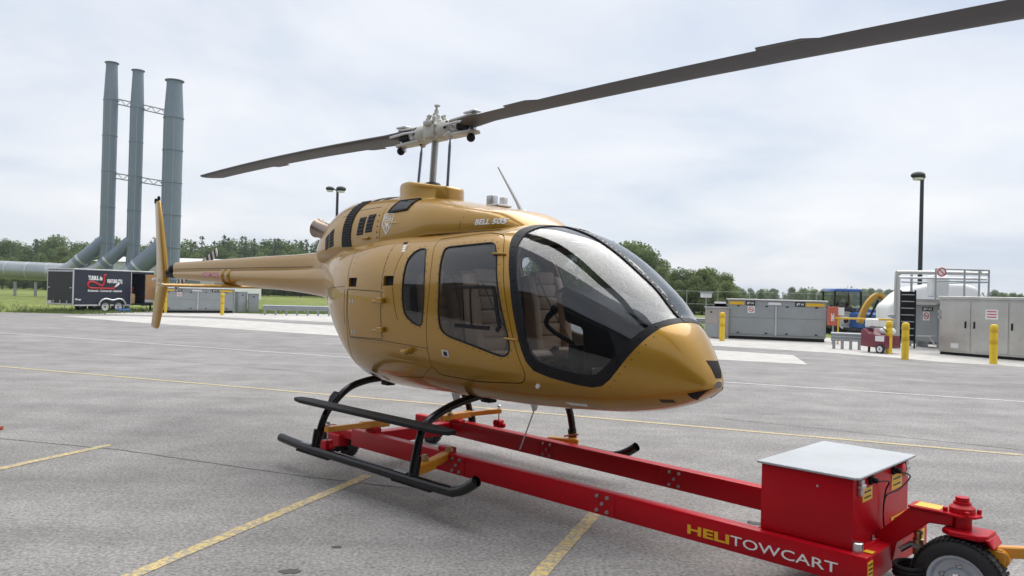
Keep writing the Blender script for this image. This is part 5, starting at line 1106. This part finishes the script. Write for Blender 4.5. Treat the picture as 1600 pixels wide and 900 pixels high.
# lamp posts
def lamp(px, ytop, depth, heads, label):
    tp = D(px, ytop, depth); e_ = empty('lamp_post', (tp.x, depth, 0)); tag(e_, label, 'lamp post', 'tall dark lamp posts')
    mb = MB(); mb.tube([(0, 0, 0), (0, 0, tp.z)], [.14, .10], 12); mb.build('pole', POLEM, e_)
    mb = MB(); mb.lathe([(.3, 0), (.28, .12), (.16, .16)], 14); mb.build('base', POLEM, e_)
    for (dx, dy, sc) in heads:
        mb = MB(); mb.bar((0, 0, tp.z - .1), (dx * .5, dy * .5, tp.z), .08, .08); mb.build('bracket', POLEM, e_)
        mb = MB(); c = Vector((dx, dy, tp.z + .02)); mb.ball(c, .36 * sc, 14, 8, (1.1, 1.1, .6)); hd = mb.build('lamp_head', POLEM, e_)
        mb = MB(); mb.lathe([(.3 * sc, 0), (.27 * sc, -.10)], 16, c + Vector((0, 0, -.17 * sc))); mb.build('lamp_lens', SIGNW, hd)
lamp(1441, 275, 45, ((-.30, -.1, 1.0), (.22, .5, .6)), 'tall dark lamp post behind the white fuel tank')
lamp(527.5, 296, 60, ((-.55, -.2, .85), (.32, -.2, 1.0)), 'tall dark lamp post with twin heads behind the engine cowling')

# ================================================================== right background
# white tank
T0, T1 = 15.0, 27.5
tank = empty('fuel_tank', (16.5, 33.5, 0), R(-14)); tag(tank, 'large white fuel tank with sloping shoulders beside the steel cabinets', 'tank')
mb = MB(); P = []
prof = [(0, 1.62), (.18, 1.75), (.55, 2.15), (.95, 2.42), (1.5, 2.56), (2.1, 2.64), (3.0, 2.64), (3.5, 2.5), (3.8, 2.1)]
mb.prism([(x, 0, z) for x, z in prof] + [(3.8, 0, .25), (0, 0, .25)], (0, 2.6, 0)); mb.build('tank_shell', WHITE, tank, bevel=.18, seg=3)
mb = MB(); mb.b2((1.7, .6, 2.64), (2.5, 1.4, 2.9)); mb.build('hatch', WHITE, tank, bevel=.03)
for x in (.4, 2.0, 3.6):
    mb = MB(); mb.b2((x, .1, 0), (x + .35, 2.5, .3)); mb.build('saddle', GALV, tank)
lad = empty('access_ladder', (15.05, 29.6, 0), R(-22)); tag(lad, 'steel ladder standing against the white tank', 'ladder')
for x in (0, .5):
    mb = MB(); mb.tube([(x, 0, 0), (x, 0, 2.25)], .03, 8); mb.build('stile', BLACKM, lad)
for k in range(8):
    mb = MB(); mb.tube([(0, 0, .25 + .26 * k), (.5, 0, .25 + .26 * k)], .02, 6); mb.build('rung', GALV, lad)
mb = MB(); mb.b2((-.05, .12, .3), (.55, .14, 2.2)); mb.build('recess_shade_sheet', BLACKM, lad)  # black sheet paints in the dark recess behind the rungs
# pipe portal + railing
por = empty('vent_pipe_portal', (0, 0, 0)); tag(por, 'silver pipe portal rising in front of the white tank', 'pipe')
pa, pb = D(1399, 532, 29), D(1545, 426, 29); ztop = D(1399, 425, 29).z
mb = MB(); mb.tube(spline([(pa.x, 29, 0), (pa.x, 29, ztop - .25), (pa.x + .08, 29, ztop - .06), (pa.x + .3, 29, ztop), (pb.x, 29, ztop + .02)], 6), .075, 12); mb.build('pipe', STAIN, por)
mb = MB(); mb.tube([(pa.x + .18, 29.15, 0), (pa.x + .18, 29.15, ztop - .2), (pb.x, 29.15, ztop - .18)], .05, 10); mb.build('pipe', ALU, por)
for z in (.9, 1.25):
    mb = MB(); mb.ball((pa.x - .12, 29, z), .1); mb.tube([(pa.x - .3, 29, z), (pa.x, 29, z)], .04, 8); mb.build('valve', GALV, por)
mb = MB(); x_ = D(1424, 450, 31).x; mb.tube([(x_, 31, 0), (x_, 31, D(1424, 429, 31).z)], .05, 8); mb.build('pipe', GALV, por)
plat = empty('railed_platform', (0, 0, 0)); tag(plat, 'railed service platform with a round prohibition sign above the stainless cabinet', 'platform')
xs = [D(x, 440, 28.5).x for x in (1462, 1507, 1530, 1545)]; zr = D(1500, 421, 28.5).z; zp = D(1500, 461, 28.5).z
for x in xs:
    mb = MB(); mb.tube([(x, 28.5, zp - .2), (x, 28.5, zr)], .035, 8); mb.build('rail_post', GALV, plat)
for t in (0, .45):
    mb = MB(); mb.tube([(xs[0], 28.5, zr - t), (xs[-1], 28.5, zr - t)], .03, 8); mb.build('handrail', GALV, plat)
    mb = MB(); mb.tube([(xs[-1], 28.5, zr - t), (xs[-1] + .1, 31, zr - t)], .03, 8); mb.build('handrail', GALV, plat)
    mb = MB(); mb.tube([(xs[0], 31, zr - t), (xs[-1] + .1, 31, zr - t)], .03, 8); mb.build('handrail', GALV, plat)
mb = MB(); mb.b2((xs[0], 28.4, zp - .25), (xs[-1] + .1, 31, zp - .18)); mb.build('deck', GALV, plat)
c = D(1471, 425, 28.3); mb = MB(); mb.lathe([(.17, 0), (.17, .02)], 20, c, (0, -1, 0)); rs_ = mb.build('round_sign', SIGNW, plat)
mb = MB(); mb.tube([(c.x + .15 * math.cos(t), c.y - .025, c.z + .15 * math.sin(t)) for t in np.linspace(0, 2 * math.pi, 22)], .022, 6, cap=False); mb.bar((c.x - .1, c.y - .025, c.z + .1), (c.x + .1, c.y - .025, c.z - .1), .01, .03); mb.build('prohibition_ring', TEXTR, rs_)
mb = MB(); mb.b2((xs[0] + .35, 29.3, zp - .1), (xs[0] + 1.0, 29.8, zr - .2)); mb.build('pump_unit', WHITE, plat, bevel=.06)
# grey upright cabinet
gc = empty('upright_cabinet'); L = place(gc, G(1425, 541), G(1466, 545)); tag(gc, 'grey upright cabinet with fuel label and no-smoking sign beside the ladder', 'cabinet')
mb = MB(); mb.b2((0, 0, .22), (L, .8, 1.68)); mb.build('housing', GREYCAB, gc, bevel=.02)
mb = MB(); mb.b2((.05, -.02, .28), (L - .05, .001, 1.62)); mb.build('door_panel', GREYCAB, gc, bevel=.01)
mb = MB(); mb.b2((.0, -.02, 1.68), (L - .15, .8, 1.9)); mb.build('hood', WHITE, gc, bevel=.08, seg=3)
for x in (.08, L - .2):
    mb = MB(); mb.b2((x, .1, 0), (x + .12, .6, .22)); mb.build('foot', GALV, gc)
jet_label(gc, L * .38, 1.45, L * .42, .15, -.022); sign_nosmoke(gc, (L * .55, 1.26), .15, -.022)
mb = MB(); mb.b2((.06, -.05, .85), (.10, -.02, 1.0)); mb.build('door_handle', STEEL, gc)
# stainless cabinet
p0, p1 = G(1466.5, 553.5), G(1600, 564.5); p1 = p0 + (p1 - p0) * 1.6
sc_ = empty('steel_cabinet'); L = place(sc_, p0, p1); tag(sc_, 'large brushed stainless cabinet with tall doors behind a bollard', 'cabinet')
mb = MB(); mb.b2((0, 0, .10), (L, 1.6, 1.92)); mb.build('carcass', STAIN, sc_, bevel=.01)
mb = MB(); mb.b2((.03, .03, 0), (L, 1.5, .098)); mb.build('plinth', BLACKM, sc_)
mb = MB(); mb.b2((-.05, -.06, 1.92), (L + .05, 1.65, 2.02)); mb.build('roof_lip', STAIN, sc_, bevel=.01)
u1 = (G(1523, 557) - p0).length; u2 = (G(1583, 562) - p0).length
for a, b in ((.06, u1 - .03), (u1 + .03, u2 - .02), (u2 + .02, u2 + (u2 - u1))):
    mb = MB(); mb.b2((a, -.02, .16), (b, .001, 1.86)); dr = mb.build('door_panel', STAIN, sc_, bevel=.008)
    mb = MB(); mb.b2((b - .18, -.05, .95), (b - .13, -.02, 1.18) ) if a < .1 else mb.b2((a + .05, -.05, .95), (a + .10, -.02, 1.18)); mb.build('door_handle', BLACKM, dr, bevel=.01)
for zz_ in (1.25, 1.42):
    mb = MB(); mb.b2((-.03, -.06, zz_), (.06, -.001, zz_ + .10)); mb.build('hinge', GALV, sc_)
mb = MB(); mb.b2((u1 + .45, -.026, 1.28), (u1 + .85, -.021, 1.60)); lb_ = mb.build('warning_plate', SIGNW, sc_)
for k in range(3):
    mb = MB(); mb.b2((u1 + .50, -.0275, 1.52 - .09 * k), (u1 + .80, -.0262, 1.555 - .09 * k)); mb.build('print_line', TEXTR, lb_)
mb = MB(); mb.b2((.42, -.026, .26), (.68, -.021, .42)); mb.build('vent_plate', SIGNW, sc_)
mb = MB(); mb.bar((-.05, -.25, .62), (-.6, -.2, .60), .3, .03); mb.bar((-.02, -.2, .3), (-.2, -.22, .6), .04, .04); mb.build('fold_down_shelf', ALU, sc_)
# red extinguisher sign
e_ = empty('hose_cabinet'); L = place(e_, G(1291, 537), G(1306, 538)); tag(e_, 'red fire cabinet with a white pictogram beside the long fuel cabinet', 'cabinet')
mb = MB(); mb.b2((0, 0, .75), (L, .3, 1.52)); mb.build('housing', REDSIGN, e_, bevel=.01)
mb = MB(); mb.tube([(L * .5, -.01, .95), (L * .5, -.01, 1.25), (L * .75, -.01, 1.25), (L * .75, -.01, .95), (L * .5, -.01, .95)], .015, 5); mb.b2((L * .58, -.012, 1.0), (L * .67, -.001, 1.2)); mb.build('pictogram', TEXTW, e_)
mb = MB(); mb.tube([(L * .5, .15, 0), (L * .5, .15, .75)], .04, 8); mb.build('leg', GALV, e_)
mb = MB(); mb.b2((L + .02, .1, 1.18), (L + .26, .12, 1.50)); mb.build('notice', SIGNW, e_)
# maroon ground power cart
mc = empty('ground_cart'); L = place(mc, G(1344, 550), G(1383, 553.5)); tag(mc, 'maroon wheeled ground cart with pale control head beside the bollards', 'cart')
mb = MB(); mb.prism([(0, 0, .22), (L, 0, .18), (L, 0, .62), (L * .35, 0, .66), (.12, 0, .84), (0, 0, .78)], (0, .8, 0)); mb.build('body', MAROON, mc, bevel=.03, seg=2)
mb = MB(); mb.b2((L * .6, -.006, .42), (L * .95, .001, .60)); mb.build('label_plate', SIGNW, mc)
mb = MB(); mb.b2((.0, .2, .86), (.30, .6, 1.18)); mb.build('control_head', SIGNW, mc, bevel=.04)
wheel((L * .82, -.02, .16), .16, .09, mc, rim=SIGNW, treads=20)
mb = MB(); mb.tube([(.06, .4, 0), (.06, .4, .25)], .04, 8); mb.build('leg', BLACKM, mc)
mb = MB(); mb.tube([(.3, .1, .9), (L * .8, .1, .9), (L, .1, .75)], .02, 6); mb.build('handle', BLACKM, mc)
mb = MB(); mb.ball((L * .75, .45, .76), .22, 12, 8, (1.3, 1, .7)); mb.build('sack', WHITE, mc)
# yellow barrier pipe behind it
mb = MB(); a, b = D(1305, 497, 31), D(1400, 500, 31); mb.tube([a, b], .04, 8); br_ = mb.build('barrier_pipe', YELLOW2); tag(br_, 'horizontal yellow pipe rail behind the maroon cart', 'pipe')
for t in (.05, .9):
    q_ = a.lerp(b, t); mb = MB(); mb.tube([(q_.x, q_.y, 0), q_], .035, 8); mb.build('post', YELLOW2, br_)
# blue tractor with yellow arm
tc_ = empty('tractor', (D(1300, 500, 40).x, 40, 0)); tag(tc_, 'blue tractor with glazed cab parked behind the cabinets', 'tractor')
mb = MB(); mb.prism([(.05, 0, 2.25), (1.55, 0, 2.25), (1.5, 0, 2.42), (.15, 0, 2.42)], (0, 1.5, 0)); mb.build('cab_roof', BLUE, tc_, bevel=.06, seg=2)
for x, y in ((.1, 0), (1.5, 0), (.1, 1.5), (1.5, 1.5)):
    mb = MB(); mb.bar((x, y, 1.2), (x * .97 + .03, y, 2.26), .07, .07); mb.build('cab_post', BLACKM, tc_)
mb = MB(); mb.b2((.12, .02, 1.3), (1.48, .04, 2.25)); mb.build('cab_glass', GLASS2, tc_)
mb = MB(); mb.b2((.02, -.05, .5), (1.6, 1.5, 1.3)); mb.build('cab_base', mat('blue_dark', (.01, .03, .10), .5), tc_, bevel=.05)
mb = MB(); mb.prism([(1.6, .3, .7), (3.2, .3, .7), (3.3, .3, 1.25), (1.6, .3, 1.45)], (0, .9, 0)); mb.build('bonnet', BLUE, tc_, bevel=.06, seg=2)
mb = MB(); mb.b2((.6, .5, .9), (1.1, 1.0, 1.7)); mb.build('seat', BLACKM, tc_, bevel=.05)
for x, r_ in ((.6, .75), (2.9, .5)):
    for y in (-.2, 1.7): wheel((x, y, r_), r_, .4, tc_, rim=SIGNW, treads=20)
da = empty('excavator_arm', (D(1345, 500, 38).x, 38, 0)); tag(da, 'curved yellow excavator boom raised behind the white tank', 'excavator')
mb = MB(); pts = spline([(-.05, 0, .7), (.08, 0, 1.15), (.32, 0, 1.65), (.66, 0, 2.02), (.92, 0, 2.08), (1.12, 0, 1.88), (1.22, 0, 1.4)], 4)
for a, b in zip(pts[:-1], pts[1:]): mb.bar(a, b + (b - a) * .15, .26, .24, (0, 1, 0))
mb.build('boom', DIGGER, da)
mb = MB(); mb.tube([(.3, -.2, .9), (.75, -.2, 1.85)], .06, 8); mb.build('hydraulic_ram', BLACKM, da)
mb = MB(); mb.b2((.2, .2, .35), (2.2, 2.0, 1.2)); mb.build('engine_cover', BLUE, da, bevel=.08)
mb = MB(); mb.b2((-.2, .1, 0), (2.3, 2.1, .4)); mb.build('track', BLACKM, da, bevel=.1)
# yellow hose rack seen through the cabin
p = G(824, 505, 0); yh = empty('hose_rack', (D(824, 490, 38).x, 38, 0)); tag(yh, 'yellow hose rack seen through the cockpit glass', 'hose rack')
z0, z1 = D(824, 508, 38).z, D(824, 474, 38).z
mb = MB(); mb.b2((-.28, 0, max(0, z0)), (.28, .3, z1)); mb.build('panel', YELLOW, yh, bevel=.08, seg=3)
mb = MB(); mb.tube([(.2 * math.cos(t), -.04, (z0 + z1) / 2 + .32 * math.sin(t)) for t in np.linspace(0, 2 * math.pi, 20)], .05, 8, cap=False); mb.build('coiled_hose', YELLOW2, yh)
mb = MB(); mb.tube([(0, .15, 0), (0, .15, .6)], .05, 8); mb.build('leg', YELLOW, yh)
# chain-link fence
fe = empty('chain_fence'); pA, pB = Vector((-14, 78, 0)), Vector((42, 56, 0)); L = place(fe, pA, pB); tag(fe, 'thin chain-link fence with steel posts in front of the trees', 'fence')
for k in range(24):
    x = L * k / 23; mb = MB(); mb.tube([(x, 0, 0), (x, 0, 2.4)], .035, 6); mb.build('post', GALV, fe)
for z in (.1, 1.2, 2.3):
    mb = MB(); mb.tube([(0, 0, z), (L, 0, z)], .015, 5); mb.build('rail_wire', GALV, fe)
# red hose end at the far left edge
p = G(-6, 672); mb = MB(); mb.tube([(-.4, .02, .02), (-.1, 0, .02), (.07, 0, .02)], [.02, .02, .026], 10); ho = mb.build('hose_end', REDSIGN); ho.location = (p.x, p.y, .004); tag(ho, 'end of a red hose lying on the asphalt', 'hose')
# ================================================================== trees
def leaf_cloud(name, centres, nleaf, size, seed, m, droop=0.0):
    rg = np.random.default_rng(seed); V = []; F = []
    for (c, r_) in centres:
        k = max(6, int(nleaf * r_ * r_)); d = rg.normal(size=(k, 3)); d /= np.linalg.norm(d, axis=1)[:, None]
        p = np.array(c) + d * (r_ * rg.uniform(.45, 1.05, (k, 1)) ** .7)
        a = rg.normal(size=(k, 3)); a /= np.linalg.norm(a, axis=1)[:, None]; b = np.cross(a, d + rg.normal(size=(k, 3)) * .6); b /= np.maximum(np.linalg.norm(b, axis=1), 1e-6)[:, None]
        s = size * rg.uniform(.6, 1.3, (k, 1)); a *= s; b *= s * .6; n = len(V)
        q = np.stack([p - a, p + b, p + a, p - b], 1).reshape(-1, 3); V.extend(q.tolist()); F.extend([(n + 4 * i, n + 4 * i + 1, n + 4 * i + 2, n + 4 * i + 3) for i in range(k)])
    me = bpy.data.meshes.new(name); me.from_pydata(V, [], F); me.update(); me.materials.append(m); return me
def broad_tree(seed, h, w, m, cat_label):
    rg = random.Random(seed); e_ = empty('broadleaf_tree'); mb = MB(); trunk = [(0, 0, 0), (rg.uniform(-.1, .1), 0, h * .3), (rg.uniform(-.2, .2), rg.uniform(-.2, .2), h * .75)]
    mb.tube(trunk, [h * .022, h * .017, h * .006], 7); cen = []
    for k in range(20):
        a = rg.uniform(0, 6.28); z = h * rg.uniform(.14, .95); t = (z / h - .14) / .81; rad = w * .5 * math.sin(math.pi * min(1, .18 + t * .80)) ** .8 * rg.uniform(.35, 1.0)
        c = (rad * math.cos(a), rad * math.sin(a), z); cen.append((c, w * rg.uniform(.15, .27)))
        mb.tube([(0, 0, z * .72), (c[0] * .6, c[1] * .6, z * .9), c], [h * .008, h * .005, h * .002], 5)
    cen.append(((0, 0, h * .92), w * .16)); cen.append(((0, 0, h * .6), w * .3))
    mb.build('trunk', BARK, e_); link('crown', leaf_cloud('crown', cen, 900 / (w * w * .12), .017 * h + .03, seed, m), e_); return e_
def conifer(seed, h, w, m):
    rg = random.Random(seed); e_ = empty('pine_tree'); mb = MB(); mb.tube([(0, 0, 0), (0, 0, h * .5), (0, 0, h * .98)], [h * .02, h * .013, h * .003], 7); cen = []; n = 11
    for i in range(n):
        t = i / (n - 1); z = h * (.12 + .84 * t); rad = w * .5 * (1 - t) ** .75 * rg.uniform(.75, 1.15) + .05; k = max(3, int(7 * (1 - t) + 2)); a0 = rg.uniform(0, 6)
        for j in range(k):
            a = a0 + j * 6.283 / k + rg.uniform(-.3, .3); q = rad * rg.uniform(.6, 1.0)
            for f in (.5, 1.0): cen.append(((q * f * math.cos(a), q * f * math.sin(a), z - q * f * .18 + rg.uniform(-.1, .15)), w * .10 * (1.3 - .4 * f) * (1 - .35 * t)))
            if i < n - 2: mb.tube([(0, 0, z + .05), (q * math.cos(a), q * math.sin(a), z - q * .15)], [h * .006, h * .002], 4)
    for i in range(14): cen.append(((rg.uniform(-.1, .1), rg.uniform(-.1, .1), h * (.2 + .79 * i / 13)), w * .14 * (1.05 - i / 14) + .12))
    mb.build('trunk', BARK, e_); link('crown', leaf_cloud('crown', cen, 15 / (w * .09) ** 2, .011 * h + .02, seed, m), e_); return e_
PROT = []
for k in range(4): PROT.append((broad_tree(10 + k, 8.0, 6.4 + .5 * (k % 3), LEAF1, ''), 8.0, 'b'))
for k in range(2): PROT.append((broad_tree(30 + k, 8.0, 5.6, LEAF2, ''), 8.0, 'p'))
for k in range(3): PROT.append((conifer(50 + k, 10.0, 4.4 + .5 * k, LEAF3), 10.0, 'c'))
used = set()
LAB = {'b': 'bushy green broadleaf tree in the wood', 'p': 'pale green loose-crowned tree in the wood', 'c': 'dark green pointed conifer in the wood'}
def plant(kind, x, y, h, rg, where, grp, z=0.0):
    c = [i for i, p in enumerate(PROT) if p[2] == kind]; i = rg.choice(c); o, hh, _ = PROT[i]
    if i not in used: used.add(i); t = o
    else: t = copy_tree(o)
    s = h / hh; sx = s * rg.uniform(.9, 1.25); t.location = (x, y, z); t.scale = (sx, sx, s); t.rotation_euler = (0, 0, rg.uniform(0, 6.28)); tag(t, LAB[kind] + where, 'tree', grp)
rg = random.Random(77)
ROWN = {}
def landmark(px, grp):
    if grp == 'trees beyond the pipe':
        return ', over the pipe run' if px < 75 else ', above the cargo trailer' if px < 150 else ', between the stacks' if px < 280 else ', above the tail boom' if px < 420 else ', near the exhaust outlet'
    if grp == 'far trees on the horizon':
        return ', over the long cabinet' if px < 1295 else ', near the tractor' if px < 1390 else ', behind the tank and cabinets'
    return ''
def row(px0, px1, n, dep, ytop, kinds, where, grp, jit=8, yj=7):
    for k in range(n):
        px = px0 + (px1 - px0) * (k + rg.uniform(.1, .9)) / n; d = dep + rg.uniform(-jit, jit); tp = D(px, ytop(px) + rg.uniform(-yj, yj), d)
        plant(rg.choice(kinds), tp.x, d, max(1.5, tp.z), rg, where + landmark(px, grp), grp)
W1, G1 = '', 'trees beyond the pipe'
row(-60, 560, 34, 175, lambda x: 383 if x < 330 else 380, 'bbbc', ', back row', G1); row(-60, 560, 30, 158, lambda x: 396, 'bbp', ', middle row', G1); row(-60, 560, 26, 140, lambda x: 412, 'bpp', ', low front row', G1)
row(300, 540, 18, 165, lambda x: 374, 'c', W1, G1); row(-40, 300, 10, 168, lambda x: 378, 'c', W1, G1)
W2, G2 = ' behind the windscreen', 'trees behind the helicopter'
row(560, 860, 14, 120, lambda x: 398, 'bbc', W2, G2); row(840, 1000, 8, 95, lambda x: 388, 'bc', W2, G2)
W3, G3 = ' beside the long fuel cabinet', 'trees beside the fuel cabinet'
row(940, 1045, 7, 92, lambda x: 383 + max(0, x - 985) * .60, 'bbc', W3, G3, 5, 4); row(1030, 1150, 8, 84, lambda x: 424 + max(0, (x - 1105) * .2), 'bp', W3, G3, 5, 5); row(960, 1150, 8, 78, lambda x: 440, 'pp', W3, G3, 4, 4)
W4, G4 = ' on the far horizon', 'far trees on the horizon'
row(1140, 1660, 60, 330, lambda x: 454 + (x - 1140) * .012, 'bcb', W4, G4, 25, 4); row(1140, 1660, 40, 250, lambda x: 466 + (x - 1140) * .012, 'bp', W4, G4, 20, 3)
row(1120, 1320, 16, 210, lambda x: 457, 'bpc', W4, G4, 12, 4); row(1560, 1640, 5, 220, lambda x: 462, 'bp', W4, G4, 12, 3)
# far wood as one mass behind everything
rgn = np.random.default_rng(3); cen = []
for x in np.linspace(-420, 520, 260): cen.append(((x + rgn.uniform(-3, 3), 420 + rgn.uniform(-30, 30), rgn.uniform(2, 5)), rgn.uniform(3, 5)))
wd_ = link('far_woodland', leaf_cloud('far_woodland', cen, 9, .8, 9, LEAF1)); tag(wd_, 'distant woodland band closing the horizon', 'woodland', kind='stuff')
for x, o in enumerate(PROT):
    if x not in used: 
        for ch in list(o[0].children): bpy.data.objects.remove(ch)
        bpy.data.objects.remove(o[0])
# rough grass tufts along the apron edge
rgn = np.random.default_rng(8); V = []; F = []
edge = [(-60, 58)] + [tuple(p[:2]) for p in ap] + [(2, 48), (12, 39)]
for _ in range(9000):
    k = rgn.integers(0, len(edge) - 1); t = rgn.uniform(); x = edge[k][0] * (1 - t) + edge[k + 1][0] * t + rgn.normal() * .5; y = edge[k][1] * (1 - t) + edge[k + 1][1] * t + abs(rgn.normal()) * 5 + .1
    a = rgn.uniform(0, 6.28); h_ = rgn.uniform(.08, .25); w_ = .03; n = len(V); V += [(x - w_ * math.cos(a), y - w_ * math.sin(a), 0), (x + w_ * math.cos(a), y + w_ * math.sin(a), 0), (x + rgn.normal() * .05, y + rgn.normal() * .05, h_)]; F.append((n, n + 1, n + 2))
me = bpy.data.meshes.new('grass_tufts'); me.from_pydata(V, [], F); me.materials.append(LEAF2); tag(link('grass_tufts', me), 'rough grass tufts along the apron edge', 'grass', kind='stuff')

# light summer haze
mb = MB(); mb.b2((-700, -120, -1), (900, 700, 40)); hz = mb.build('haze', None, smooth=False); hm = bpy.data.materials.new('haze_air'); hm.use_nodes = True; t = hm.node_tree; t.nodes.clear()
o = N(t, 'ShaderNodeOutputMaterial'); pv = N(t, 'ShaderNodeVolumePrincipled'); pv.inputs['Color'].default_value = (.86, .92, 1.0, 1); pv.inputs['Density'].default_value = .00028; pv.inputs['Anisotropy'].default_value = .2
t.links.new(pv.outputs[0], o.inputs['Volume']); hz.data.materials.append(hm); tag(hz, 'thin pale summer haze over the airfield', 'haze', kind='stuff')
